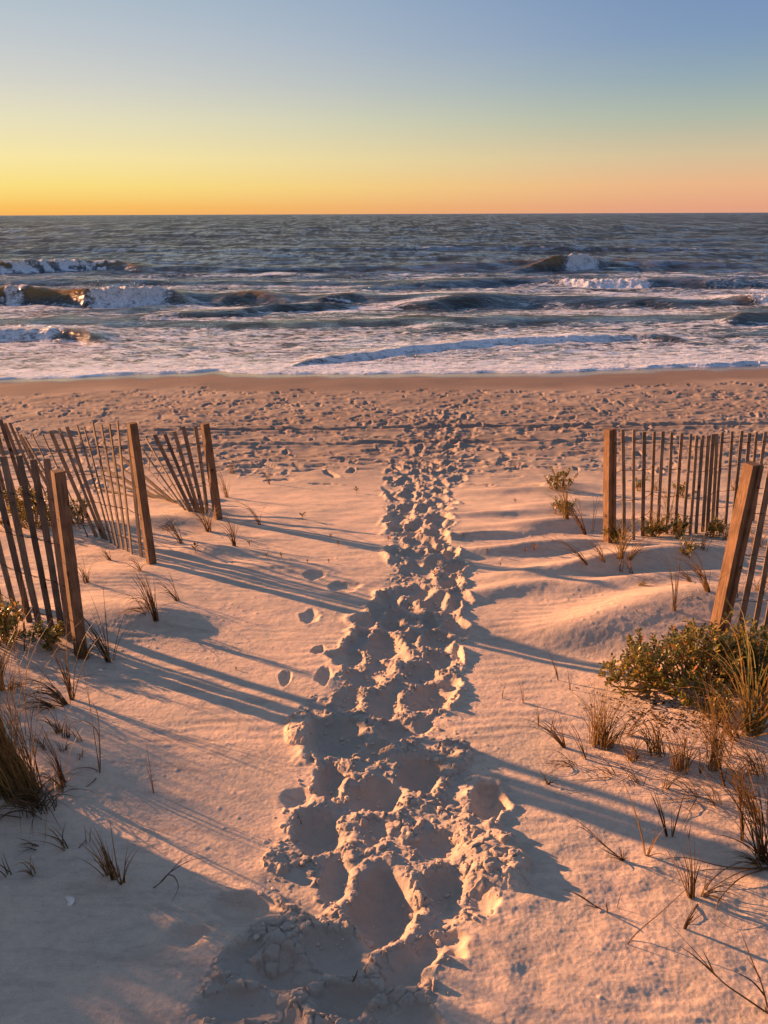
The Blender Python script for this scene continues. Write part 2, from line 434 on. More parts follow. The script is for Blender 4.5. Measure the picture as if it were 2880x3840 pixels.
# ------------------------------------------------------------------ SEA
def depth_rows():
    ys = []
    for py in np.arange(1475, 806, -1.45):
        x, y = hit_plane(1440, py, SEA_Z); ys.append(y)
    ys = [y for y in ys if y < 1500]
    y = ys[-1]
    while y < 14000: y *= 1.12; ys.append(y)
    return np.array(ys)
WY = depth_rows(); NW = 960; kin = 0.93
s = np.linspace(-1, 1, NW)
hw = 0.56 * WY + 1.0
su = s / kin; ins = np.abs(s) <= kin; over = np.clip((np.abs(s) - kin) / (1 - kin), 0, 1)
WX = np.where(ins[None, :], su[None, :] * hw[:, None], np.sign(s)[None, :] * hw[:, None] * (1 + over[None, :] * 1.5 + over[None, :] ** 3 * 6))
WYY = np.repeat(WY[:, None], NW, 1)
xw, yw = WX, WYY
zw = np.full(xw.shape, SEA_Z)
lod = lambda l: 1 - sst(0.35, 0.9, (yw ** 2 / (2884 * 4.4) * 1.45) / l)     # fade a wavelength out where rows get too coarse
calm = sst(24, 45, yw)
zw += 0.16 * calm * fbm(xw / 17 + 3, yw / 7.0, 201, 3) * lod(6)
zw += 0.13 * calm * fbm(xw / 5.0, yw / 2.3, 203, 3) * lod(2)
zw += 0.045 * fbm(xw / 1.5, yw / 0.8, 205, 3) * lod(0.8) * sst(22.5, 27, yw)
zw += 0.30 * sst(60, 120, yw) * fbm(xw / 40, yw / 16, 207, 3) * lod(14)
foam = np.zeros(xw.shape); backlit_amber = np.zeros(xw.shape); white = np.zeros(xw.shape)
# broad foam field between the breakers
fb = sst(24, 26, yw) * 0
lane = 0.5 + 0.9 * fbm(xw / 9, yw / 3.2, 211, 3)
foam += (1 - sst(30, 36, yw)) * 0.58 + sst(30, 36, yw) * (1 - sst(47, 72, yw)) * (0.32 + 0.25 * lane)
foam += 0.28 * np.exp(-((yw - 42) / 5) ** 2) * lane + 0.35 * np.exp(-((yw - 62) / 7) ** 2) * lane
foam *= 1 - sst(75, 100, yw)

def breaker(pts, hgt, front=0.6, backw=2.2, backlit=0.0, whites=(), veil=0.0, rough=0.0, trail=2.5, taper=90):
    """pts: crest line given as picture columns/rows laid down on the sea plane; whites: column ranges of tumbling foam"""
    hgt = hgt * .74; taper = taper * 2.2; backw = backw * 1.15
    P = [hit_plane(px, py, SEA_Z + hgt * .6) for px, py in pts]
    xs = np.array([p[0] for p in P]); ys = np.array([p[1] for p in P]); d = ys.mean(); o = np.argsort(xs); xs, ys = xs[o], ys[o]
    yc = np.interp(xw, xs, ys) + 0.25 * perlin(xw / 2.5, yw * 0, 221 + int(d)) + 0.08 * perlin(xw / .6, yw * 0, 222)
    tp = taper / 2884 * d * 1.0
    a = sst(xs[0] - 0.2 * tp, xs[0] + tp, xw) * (1 - sst(xs[-1] - tp, xs[-1] + 0.2 * tp, xw))
    a = a * (1 + 0.16 * perlin(xw / 2.6, yw * 0 + 4, 223 + int(d)) + .05 * perlin(xw / .7, yw * 0, 224))
    u = yw - yc
    prof_ = np.where(u < 0, np.exp(-(np.abs(u) / front) ** 2.2), np.exp(-(u / backw) ** 1.6))
    trough = -0.22 * np.exp(-((u + front * 2.2) / front / 1.1) ** 2)
    global zw, foam, backlit_amber, white
    zw = zw * (1 - 0.6 * np.clip(a * prof_, 0, 1)) + 0.6 * SEA_Z * np.clip(a * prof_, 0, 1) + hgt * a * (prof_ + trough)
    crest = np.exp(-((u + 0.05 * front) / (front * 0.95)) ** 2)
    face = (u < front * 0.4) * (u > -front * 1.7)
    backlit_amber = np.maximum(backlit_amber, backlit * a * face * sst(0.0, 0.9, prof_))  # mask for the low sun glowing through the wave face, painted as colour
    foam = foam * (1 - 0.92 * np.clip(a, 0, 1) * face * sst(.05, .3, prof_))
    if hgt > .2: foam = np.maximum(foam, .75 * a * np.exp(-((u - .25 * front) / (front * .28)) ** 2) * sst(-.1, .4, perlin(xw / 1.6, yw * .4, 226 + int(d))))
    for x0, x1, k_ in whites:
        X0, _ = hit_plane(x0, np.interp(x0, *zip(*sorted(pts))), SEA_Z + hgt * .6); X1, _ = hit_plane(x1, np.interp(x1, *zip(*sorted(pts))), SEA_Z + hgt * .6)
        t = (X1 - X0) * 0.18 + 0.05
        am = sst(X0 - t, X0 + t, xw + .3 * perlin(xw, yw * 2, 231)) * (1 - sst(X1 - t, X1 + t, xw + .3 * perlin(xw, yw * 2, 232)))
        band = sst(-front * 2.3, -front * 1.5, u) * (1 - sst(0.1, front * 0.9, u))
        wv = am * band * k_
        lum = fbm(xw / 0.42, yw / 0.42 + zw * 2, 233, 4)
        zw = zw + wv * hgt * (0.06 + 0.20 * lum)
        white = np.maximum(white, wv * (0.92 + 0.22 * lum))
        foam = np.maximum(foam, 0.95 * am * k_ * np.exp(-np.clip(u, 0, 99) / trail) * (u > -0.5) * 0.75)
        foam = np.maximum(foam, 0.85 * am * k_ * (u < 0) * np.exp(-np.clip(-u - front * 2, 0, 99) / 1.2) * 0.7)
    if veil:
        lace = sst(0.05, 0.35, perlin(xw / 0.8, yw * 2.2, 235) + 0.2)
        foam = np.maximum(foam, veil * a * face * (1 - lace) * 1.0)

# far swell lines
rw = yw ** 2 / 12700 * 1.45
zw += np.clip(rw * .10, 0, .6) * fbm(xw / (yw * .035 + 4), np.log(yw) * 22, 251, 2) * sst(60, 130, yw) * (1 - sst(900, 2500, yw))
breaker([(1300, 1010), (1600, 1000), (1950, 985), (2150, 976), (2280, 970), (2420, 985), (2700, 986), (2880, 990)], .5, 2.0, 5, backlit=.25, taper=260)
breaker([(1900, 990), (2080, 978), (2200, 972), (2300, 966), (2440, 982)], 1.45, .85, 3.2, backlit=1.0, whites=((2110, 2245, 1.0),), taper=110)
breaker([(2420, 985), (2560, 975), (2850, 984)], .7, 1.5, 4, backlit=.55, taper=150)
breaker([(-200, 1000), (100, 994), (280, 988), (480, 988), (560, 997)], 1.1, 1.0, 3, backlit=1.0, whites=((60, 200, .6), (160, 420, .45)), veil=.9, taper=80)
breaker([(450, 1003), (600, 1002), (760, 1004)], .55, 1.2, 3, backlit=.1, taper=120)
breaker([(2040, 1040), (2200, 1052), (2460, 1050), (2700, 1052), (2900, 1050)], .55, 1.0, 2.5, backlit=.3, whites=((2060, 2440, 1.0), (2600, 2900, .6)), taper=80)
breaker([(1250, 1075), (1500, 1065), (1800, 1050), (2050, 1040)], .35, 1.3, 2.5, backlit=.1, whites=((1250, 1700, .35),), taper=150)
# middle rank
breaker([(-300, 1098), (0, 1096), (200, 1096), (330, 1102), (480, 1100), (620, 1092), (740, 1100)], 1.05, .75, 2.6, backlit=1.0, whites=((20, 110, .8), (330, 650, 1.0)), taper=80)
breaker([(760, 1110), (860, 1098), (950, 1094), (1020, 1099), (1110, 1108)], .85, .75, 2.4, backlit=.9, taper=110)
breaker([(1130, 1118), (1230, 1108), (1360, 1102), (1450, 1112)], .75, .8, 2.2, backlit=.45, veil=.9, whites=((1220, 1340, .4),), taper=90)
breaker([(1420, 1118), (1600, 1122), (1800, 1112), (1960, 1104), (2100, 1110)], .75, .95, 2.8, backlit=.2, taper=180)
breaker([(2300, 1130), (2400, 1122), (2620, 1134)], .55, .9, 2.2, backlit=.15, taper=110)
breaker([(2700, 1122), (2820, 1118), (3000, 1116)], .55, .7, 2, backlit=.6, whites=((2800, 3000, 1.),), taper=60)
# swell lines running in at a slant
breaker([(350, 1198), (600, 1182), (900, 1170), (1050, 1146), (1250, 1136), (1420, 1124)], .42, .7, 1.6, backlit=.15, whites=((530, 690, .7),), taper=120)
breaker([(350, 1170), (500, 1160), (660, 1145), (760, 1135)], .3, .6, 1.4, taper=100)
breaker([(100, 1200), (230, 1188), (330, 1196)], .3, .6, 1.4, taper=80)
breaker([(2700, 1195), (2780, 1184), (2860, 1180), (3000, 1178)], .55, .6, 1.5, backlit=.35, taper=60)
breaker([(-300, 1252), (0, 1248), (150, 1244), (300, 1250), (420, 1262)], .42, .45, 1.6, backlit=.5, whites=((-100, 260, .9),), taper=60)
# inner bore, curving along the shore
breaker([(1060, 1372), (1150, 1352), (1300, 1336), (1440, 1318), (1600, 1300), (1800, 1280), (2000, 1268), (2250, 1264), (2460, 1262), (2560, 1270)], .19, .20, .9, backlit=.0, whites=((1100, 2440, 1.0),), taper=50)
breaker([(2420, 1268), (2500, 1262), (2620, 1272)], .26, .40, 1.2, backlit=.55, taper=70)
for pts_, h_ in (([(-300, 1104), (0, 1104), (500, 1106), (900, 1112), (1400, 1118), (1900, 1116), (2400, 1128), (2900, 1124)], .32), ([(-300, 1000), (300, 996), (900, 1008), (1500, 1002), (2100, 982), (2600, 988), (3000, 992)], .38),
                ([(-300, 1050), (600, 1056), (1400, 1060), (2000, 1048), (2900, 1056)], .22), ([(-300, 1200), (300, 1200), (900, 1216), (1500, 1200), (2200, 1190), (3000, 1186)], .16), ([(-200, 930), (900, 940), (1800, 925), (3000, 935)], .4)):
    breaker(pts_, h_, .9, 2.6, taper=200)
# outer chop lines
for i in range(46):
    px = rnd.uniform(-200, 3000); py = rnd.uniform(835, 965) if i < 30 else rnd.uniform(1010, 1240); ln = rnd.uniform(80, 260)
    breaker([(px - ln, py + rnd.uniform(-3, 3)), (px, py + rnd.uniform(-3, 3)), (px + ln, py)], rnd.uniform(.18, .42), 1.0 if py > 1000 else 1.6, 2.5, backlit=0.05, taper=ln * .8)

# swash edge
yew = yedge(xw)
dl = yw - yew
sandz = prof(yw)
lip = 0.022 * np.exp(-((dl - 0.14) / 0.13) ** 2) * (1 + .5 * perlin(xw / .5, yw / .5, 242)) + 0.02 * sst(0, .1, dl)
zedge = np.maximum(sandz + 0.012 + 0 * dl, SEA_Z) + lip + 0.012 * fbm(xw / .8, yw / .4, 241, 3)
t = sst(0.3, 3.0, dl)
zw = np.where(dl > 0.12, zedge * (1 - t) + np.maximum(zw, sandz + .03) * t, sandz - .06 + .10 * sst(-.35, .12, dl))
edgefoam = np.exp(-((dl - 0.16) / 0.20) ** 2)
foam = np.maximum(foam, edgefoam * 1.2)
foam = np.where(dl < 3.5, foam + .22 * (1 - sst(.5, 3.5, dl)), foam)
white = np.maximum(white, .9 * edgefoam)
sea = grid_mesh('sea_water', xw, yw, zw, {'foam': foam, 'backlit_amber': backlit_amber, 'white': np.clip(white, 0, 1)})
sea['kind'] = 'structure'

m, nt, b = new_mat('sea'); L = nt.links
geo = nd(nt, 'ShaderNodeNewGeometry'); pos = geo.outputs['Position']
def mapn(scale, detail, sy=1.9, rough=.6, dist_=0.0):
    mp = nd(nt, 'ShaderNodeMapping'); mp.inputs['Scale'].default_value = (1, sy, 1); L.new(pos, mp.inputs[0])
    n = nd(nt, 'ShaderNodeTexNoise', ins={'Scale': scale, 'Detail': detail, 'Roughness': rough, 'Distortion': dist_}); L.new(mp.outputs[0], n.inputs['Vector']); return n.outputs[0]
fa = attr(nt, 'foam'); am = attr(nt, 'backlit_amber'); wh = attr(nt, 'white')
fn = mapn(1.3, 8, 2.0, .68, 1.2)
fn2 = mapn(6.0, 5, 2.0, .65, .6)
# foam lace: threshold noise by density
v1 = mth(nt, 'ADD', mth(nt, 'MULTIPLY', fn, 0.75), mth(nt, 'MULTIPLY', fn2, 0.25))
thr = mth(nt, 'SUBTRACT', 0.64, mth(nt, 'MULTIPLY', fa, 0.34))
fm = mth(nt, 'MULTIPLY', mth(nt, 'SUBTRACT', v1, thr), 11.0, True)
fm = mth(nt, 'MULTIPLY', fm, mth(nt, 'MULTIPLY', fa, 3.0, True))
v2 = mth(nt, 'ADD', mth(nt, 'MULTIPLY', fn, 0.35), mth(nt, 'MULTIPLY', fn2, 0.65))
fm = mth(nt, 'MAXIMUM', fm, mth(nt, 'MULTIPLY', mth(nt, 'SUBTRACT', v2, mth(nt, 'SUBTRACT', .74, mth(nt, 'MULTIPLY', wh, .50))), 5.0, True))
wat = mixc(nt, mth(nt, 'MULTIPLY', am, mth(nt, 'SUBTRACT', 1.0, wh, True)), (.030, .042, .056), (.21, .12, .03))  # amber base colour stands in for backlight through the faces
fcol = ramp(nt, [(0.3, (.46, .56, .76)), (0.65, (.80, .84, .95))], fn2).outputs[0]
fcol = mixc(nt, mth(nt, 'MULTIPLY', am, .35), fcol, (.7, .5, .3))  # foam on those faces warmed by the same painted backlight
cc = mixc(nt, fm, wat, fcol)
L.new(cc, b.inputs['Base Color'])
L.new(mth(nt, 'ADD', mth(nt, 'MULTIPLY', fm, .45), .22), b.inputs['Roughness'])
b.inputs['IOR'].default_value = 1.33
TINT_LATER = fm
cd = nd(nt, 'ShaderNodeVectorMath', operation='LENGTH'); L.new(pos, cd.inputs[0])
far = mth(nt, 'MULTIPLY', cd.outputs['Value'], 1 / 400.0, True)
w1 = mapn(0.35, 6, 2.2, .65); w2 = mapn(2.2, 6, 1.9, .62); w3 = mapn(0.06, 5, 2.4, .6)
bA = nd(nt, 'ShaderNodeBump', ins={'Strength': 1.0, 'Distance': .16}); L.new(w2, bA.inputs['Height'])
bB = nd(nt, 'ShaderNodeBump', ins={'Distance': .9}); L.new(w1, bB.inputs['Height']); L.new(bA.outputs[0], bB.inputs['Normal'])
L.new(mth(nt, 'ADD', .25, mth(nt, 'MULTIPLY', mth(nt, 'SUBTRACT', cd.outputs['Value'], 50.0, False), 1 / 120.0, True)), bB.inputs['Strength'])
bC = nd(nt, 'ShaderNodeBump', ins={'Distance': 5.0}); L.new(w3, bC.inputs['Height']); L.new(bB.outputs[0], bC.inputs['Normal'])
L.new(far, bC.inputs['Strength'])
bD = nd(nt, 'ShaderNodeBump', ins={'Strength': .5, 'Distance': .05}); L.new(mth(nt, 'MULTIPLY', fm, mth(nt, 'ADD', fn2, fn)), bD.inputs['Height']); L.new(bC.outputs[0], bD.inputs['Normal'])
L.new(bD.outputs[0], b.inputs['Normal'])
# gloss tint paints in light and dark wave facets, bluer reflections, brighter shore wash
w4 = mapn(1.1, 4, .26, .6); w5 = mapn(.32, 4, .11, .6); w6 = mapn(.09, 4, .05, .6)
def band(lo1, lo2, hi1, hi2):
    a_ = nd(nt, 'ShaderNodeMapRange', interpolation_type='SMOOTHSTEP'); b_ = nd(nt, 'ShaderNodeMapRange', interpolation_type='SMOOTHSTEP')
    for n_, (p_, q_, r_, t_) in ((a_, (lo1, lo2, 0, 1)), (b_, (hi1, hi2, 1, 0))):
        L.new(cd.outputs['Value'], n_.inputs['Value'])
        for k_, v_ in zip(('From Min', 'From Max', 'To Min', 'To Max'), (p_, q_, r_, t_)): n_.inputs[k_].default_value = v_
    return mth(nt, 'MULTIPLY', a_.outputs[0], b_.outputs[0])
def cen(n_): return mth(nt, 'SUBTRACT', n_, .5)
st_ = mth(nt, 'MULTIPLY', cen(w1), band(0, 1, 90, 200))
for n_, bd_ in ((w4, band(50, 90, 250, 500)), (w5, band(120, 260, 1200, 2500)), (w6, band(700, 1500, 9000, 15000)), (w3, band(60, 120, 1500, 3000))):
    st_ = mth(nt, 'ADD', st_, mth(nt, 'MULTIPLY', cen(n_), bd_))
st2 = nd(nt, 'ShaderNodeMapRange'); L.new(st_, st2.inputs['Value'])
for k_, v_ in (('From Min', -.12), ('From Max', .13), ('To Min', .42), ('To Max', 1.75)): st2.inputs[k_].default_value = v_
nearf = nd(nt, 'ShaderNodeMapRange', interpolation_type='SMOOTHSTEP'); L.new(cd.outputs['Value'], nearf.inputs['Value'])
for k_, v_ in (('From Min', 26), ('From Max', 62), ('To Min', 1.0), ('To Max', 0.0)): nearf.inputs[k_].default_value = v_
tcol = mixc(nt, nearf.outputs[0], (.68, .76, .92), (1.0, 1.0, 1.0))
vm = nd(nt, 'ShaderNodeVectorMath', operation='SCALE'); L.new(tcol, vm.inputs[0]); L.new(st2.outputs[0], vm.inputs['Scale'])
b.inputs['Specular IOR Level'].default_value = 0.0
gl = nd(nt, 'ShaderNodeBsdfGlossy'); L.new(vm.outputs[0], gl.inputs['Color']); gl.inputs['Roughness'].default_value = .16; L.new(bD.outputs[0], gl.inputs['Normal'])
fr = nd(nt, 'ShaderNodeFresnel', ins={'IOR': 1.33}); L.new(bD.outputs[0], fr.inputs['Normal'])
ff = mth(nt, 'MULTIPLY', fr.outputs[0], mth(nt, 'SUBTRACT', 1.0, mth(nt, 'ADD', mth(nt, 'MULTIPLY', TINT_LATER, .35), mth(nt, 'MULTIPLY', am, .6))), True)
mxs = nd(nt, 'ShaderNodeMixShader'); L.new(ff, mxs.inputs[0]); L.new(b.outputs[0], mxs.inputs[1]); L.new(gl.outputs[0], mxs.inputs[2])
L.new(mxs.outputs[0], nt.nodes['Material Output'].inputs['Surface'])
sea.data.materials.append(m)

# ------------------------------------------------------------------ object helpers
class MB:
    def __init__(s): s.v = []; s.f = []; s.t = []
    def add(s, vs, fs, t=0.5):
        o = len(s.v); s.v += [tuple(v) for v in vs]; s.f += [tuple(o + i for i in f) for f in fs]; s.t += [t] * len(vs)
    def tube(s, pts, rads, n=4, t=0.5, cap=True):
        pts = [Vector(p) for p in pts]; vs = []; fs = []
        for i, p in enumerate(pts):
            d = (pts[min(i + 1, len(pts) - 1)] - pts[max(i - 1, 0)])
            if d.length < 1e-9: d = Vector((0, 0, 1))
            d.normalize(); a = d.orthogonal().normalized() if i == 0 else (pa - d * pa.dot(d)).normalized()
            pa = a; b_ = d.cross(a)
            for k in range(n):
                an = 2 * math.pi * k / n; vs.append(p + (a * math.cos(an) + b_ * math.sin(an)) * rads[i])
        for i in range(len(pts) - 1):
            for k in range(n):
                fs.append((i * n + k, i * n + (k + 1) % n, (i + 1) * n + (k + 1) % n, (i + 1) * n + k))
        if cap: fs.append(tuple(range(n))[::-1]); fs.append(tuple((len(pts) - 1) * n + k for k in range(n)))
        s.add(vs, fs, t)
    def blade(s, pts, w, t=0.5):
        n = len(pts); s.tube(pts, [w * (0.75 + 0.25 * (1 - i / n)) * (1 - (i / (n - 1)) ** 2.2 * 0.88) for i in range(n)], 3, t, False)
    def leaf(s, p, d, up, L, wd, t=0.5):
        d = Vector(d).normalized(); sd_ = d.cross(Vector(up)); 
        if sd_.length < 1e-4: sd_ = d.orthogonal()
        sd_.normalize(); nn = sd_.cross(d)
        prof_ = [(0, .12), (.3, .62), (.62, 1.0), (.86, .75), (1.0, .1)]
        vs = []
        for a, w in prof_:
            c_ = p + d * L * a - nn * (L * .12 * a * a)
            vs += [c_ - sd_ * wd * w + nn * wd * .3 * w, c_, c_ + sd_ * wd * w + nn * wd * .3 * w]
        fs = []
        for i in range(4):
            a = i * 3; fs += [(a, a + 1, a + 4, a + 3), (a + 1, a + 2, a + 5, a + 4)]
        s.add(vs, fs, t)
    def build(s, name, mat, parent=None, smooth=False):
        me = bpy.data.meshes.new(name); 
        org = Vector((0, 0, 0))
        if parent is not None: org = parent.location
        me.from_pydata([(v[0] - org.x, v[1] - org.y, v[2] - org.z) for v in s.v], [], s.f); me.update()
        a = me.attributes.new('tint', 'FLOAT', 'POINT'); a.data.foreach_set('value', np.array(s.t, np.float32))
        if smooth: me.polygons.foreach_set('use_smooth', np.ones(len(me.polygons), dtype=bool))
        o = bpy.data.objects.new(name, me); COL.objects.link(o); me.materials.append(mat)
        if parent is not None: o.parent = parent
        return o
def empty(name, loc, label, cat, group=None):
    o = bpy.data.objects.new(name, None); COL.objects.link(o); o.location = loc; o.empty_display_size = .1
    tag(o, label, cat, group); return o
def tag(o, label, cat, group=None):
    o['label'] = label; o['category'] = cat
    if group: o['group'] = group
def recentre(o, loc):
    loc = Vector(loc); o.data.transform(Matrix.Translation(-loc)); o.location = loc

# ------------------------------------------------------------------ materials for the objects
def wood(name, c1, c2, c3, grain=34.0):
    m, nt, b = new_mat(name); L = nt.links
    geo = nd(nt, 'ShaderNodeNewGeometry'); mp = nd(nt, 'ShaderNodeMapping'); mp.inputs['Scale'].default_value = (1, 1, .07); L.new(geo.outputs['Position'], mp.inputs[0])
    n = nd(nt, 'ShaderNodeTexNoise', ins={'Scale': grain * 3, 'Detail': 6.0, 'Roughness': .65, 'Distortion': .6}); L.new(mp.outputs[0], n.inputs['Vector'])
    n2 = nd(nt, 'ShaderNodeTexNoise', ins={'Scale': 7.0, 'Detail': 4.0}); L.new(geo.outputs['Position'], n2.inputs['Vector'])
    c = ramp(nt, [(.3, c1), (.5, c2), (.7, c3)], n.outputs[0]).outputs[0]
    k = ramp(nt, [(.35, (.62, .62, .62)), (.6, (1.08, 1.05, 1.0))], n2.outputs[0]).outputs[0]
    c = mixc(nt, .8, c, k, 'MULTIPLY')
    kn = nd(nt, 'ShaderNodeTexVoronoi', ins={'Scale': 5.5}); mp2 = nd(nt, 'ShaderNodeMapping'); mp2.inputs['Scale'].default_value = (1, 1, .8); L.new(geo.outputs['Position'], mp2.inputs[0]); L.new(mp2.outputs[0], kn.inputs['Vector'])
    kf = ramp(nt, [(.07, (.25, .2, .18)), (.14, (1, 1, 1))], kn.outputs['Distance']).outputs[0]
    c = mixc(nt, 1.0, c, kf, 'MULTIPLY')
    tn = ramp(nt, [(0, (.7, .7, .72)), (1, (1.2, 1.16, 1.1))], attr(nt, 'tint')).outputs[0]
    c = mixc(nt, 1.0, c, tn, 'MULTIPLY')
    L.new(c, b.inputs['Base Color']); b.inputs['Roughness'].default_value = .85; b.inputs['Specular IOR Level'].default_value = .25
    bp = nd(nt, 'ShaderNodeBump', ins={'Strength': .6, 'Distance': .004}); L.new(n.outputs[0], bp.inputs['Height']); L.new(bp.outputs[0], b.inputs['Normal'])
    return m
M_POST = wood('post_wood', (.085, .052, .034), (.19, .12, .078), (.27, .175, .115))
M_SLAT = wood('slat_wood', (.10, .078, .062), (.20, .16, .13), (.29, .24, .20), 50)
def simple(name, col, rough=.6, spec=.3, metal=0):
    m, nt, b = new_mat(name)
    geo = nd(nt, 'ShaderNodeNewGeometry'); n = nd(nt, 'ShaderNodeTexNoise', ins={'Scale': 40.0, 'Detail': 4.0}); nt.links.new(geo.outputs['Position'], n.inputs['Vector'])
    c = ramp(nt, [(.3, tuple(.7 * x for x in col)), (.7, tuple(min(1, 1.2 * x) for x in col))], n.outputs[0]); nt.links.new(c.outputs[0], b.inputs['Base Color'])
    b.inputs['Roughness'].default_value = rough; b.inputs['Specular IOR Level'].default_value = spec; b.inputs['Metallic'].default_value = metal
    return m
M_WIRE = simple('rusty_wire', (.05, .032, .024), .7)
M_BOLT = simple('bolt_steel', (.06, .055, .05), .45, .5, .6)
M_SHELL = simple('shell', (.78, .72, .66), .35, .5)
M_LITTER = simple('leaf_litter', (.05, .028, .016), .8)
def plant(name, stops, trans=.35, rough=.5):
    m, nt, b = new_mat(name); L = nt.links
    geo = nd(nt, 'ShaderNodeNewGeometry'); n = nd(nt, 'ShaderNodeTexNoise', ins={'Scale': 30.0, 'Detail': 3.0}); L.new(geo.outputs['Position'], n.inputs['Vector'])
    f = mth(nt, 'ADD', attr(nt, 'tint'), mth(nt, 'MULTIPLY', mth(nt, 'SUBTRACT', n.outputs[0], .5), .5), True)
    c = ramp(nt, stops, f).outputs[0]
    L.new(c, b.inputs['Base Color']); b.inputs['Roughness'].default_value = rough; b.inputs['Specular IOR Level'].default_value = .35
    tr = nd(nt, 'ShaderNodeBsdfTranslucent'); L.new(mixc(nt, .4, c, (.55, .40, .10)), tr.inputs['Color'])
    mx = nd(nt, 'ShaderNodeMixShader', ins={'Fac': trans}); L.new(b.outputs[0], mx.inputs[1]); L.new(tr.outputs[0], mx.inputs[2])
    L.new(mx.outputs[0], nt.nodes['Material Output'].inputs['Surface']); return m
M_GRASS = plant('beach_grass', [(0.0, (.05, .032, .02)), (.3, (.12, .07, .03)), (.5, (.34, .19, .06)), (.75, (.20, .17, .055)), (1.0, (.09, .12, .035))], .25)
M_LEAF = plant('shrub_leaf', [(0.0, (.02, .036, .013)), (.40, (.05, .075, .02)), (.65, (.15, .16, .035)), (.85, (.42, .30, .06)), (1.0, (.45, .16, .05))], .3, .35)
M_TWIG = plant('shrub_twig', [(0.0, (.10, .065, .035)), (.5, (.24, .17, .08)), (1.0, (.36, .30, .13))], .05)
M_RED = plant('seedling_leaf', [(0.0, (.05, .03, .02)), (.5, (.10, .07, .03)), (1.0, (.25, .09, .04))], .25)

# ------------------------------------------------------------------ fences
def on_ray(px, py, yv):
    d = ray(px, py); t = yv / d.y; return Vector((d.x * t, yv, CAMZ + d.z * t))
def on_ray_len(px, py, B, Ln, far=True):
    d = ray(px, py).normalized(); o = Vector((0, 0, CAMZ)) - B
    b_ = d.dot(o); c_ = o.dot(o) - Ln * Ln; D = b_ * b_ - c_
    t = -b_ + (math.sqrt(D) if far else -math.sqrt(D)) if D > 0 else -b_
    return Vector((0, 0, CAMZ)) + d * t
def beam(mb, B, T, w, dpt, facing, seg=7, jit=0.0, t=.5, ch=.12, sink=.25):
    """squared timber from B to T, wide side turned across the horizontal vector `facing`"""
    ax = (T - B).normalized(); fx = Vector((facing[0], facing[1], 0)); fx = (fx - ax * fx.dot(ax)).normalized(); fy = ax.cross(fx)
    B2 = B - ax * sink; vs = []; fs = []; Ln = (T - B2).length
    pr = []
    c_ = ch
    for (a, b_) in ((1, 1), (-1, 1), (-1, -1), (1, -1)):
        if a * b_ > 0: pr += [(a * (1), b_ * (1 - c_)), (a * (1 - c_), b_ * 1)]
        else: pr += [(a * (1 - c_), b_ * 1), (a * 1, b_ * (1 - c_))]
    bow = rnd.uniform(-1, 1) * jit; bow2 = rnd.uniform(-1, 1) * jit
    for i in range(seg + 1):
        f = i / seg; off = fx * bow * math.sin(f * 3.1) + fy * bow2 * math.sin(f * 3.1 + .5)
        off += fx * rnd.uniform(-1, 1) * jit * .18
        k = 1.0 if 0 < i < seg else .97
        for a, b_ in pr: vs.append(B2 + ax * Ln * f + off + fx * a * w / 2 * k + fy * b_ * dpt / 2 * k)
    for i in range(seg):
        for q in range(8): fs.append((i * 8 + q, i * 8 + (q + 1) % 8, (i + 1) * 8 + (q + 1) % 8, (i + 1) * 8 + q))
    fs.append(tuple(range(8))[::-1]); fs.append(tuple(seg * 8 + q for q in range(8)))
    mb.add(vs, fs, t)
    return lambda f: B + (T - B) * f
def Z1(p, ox=0, oy=1500): return (ox + p[0] / 1.659, oy + p[1] / 1.659)
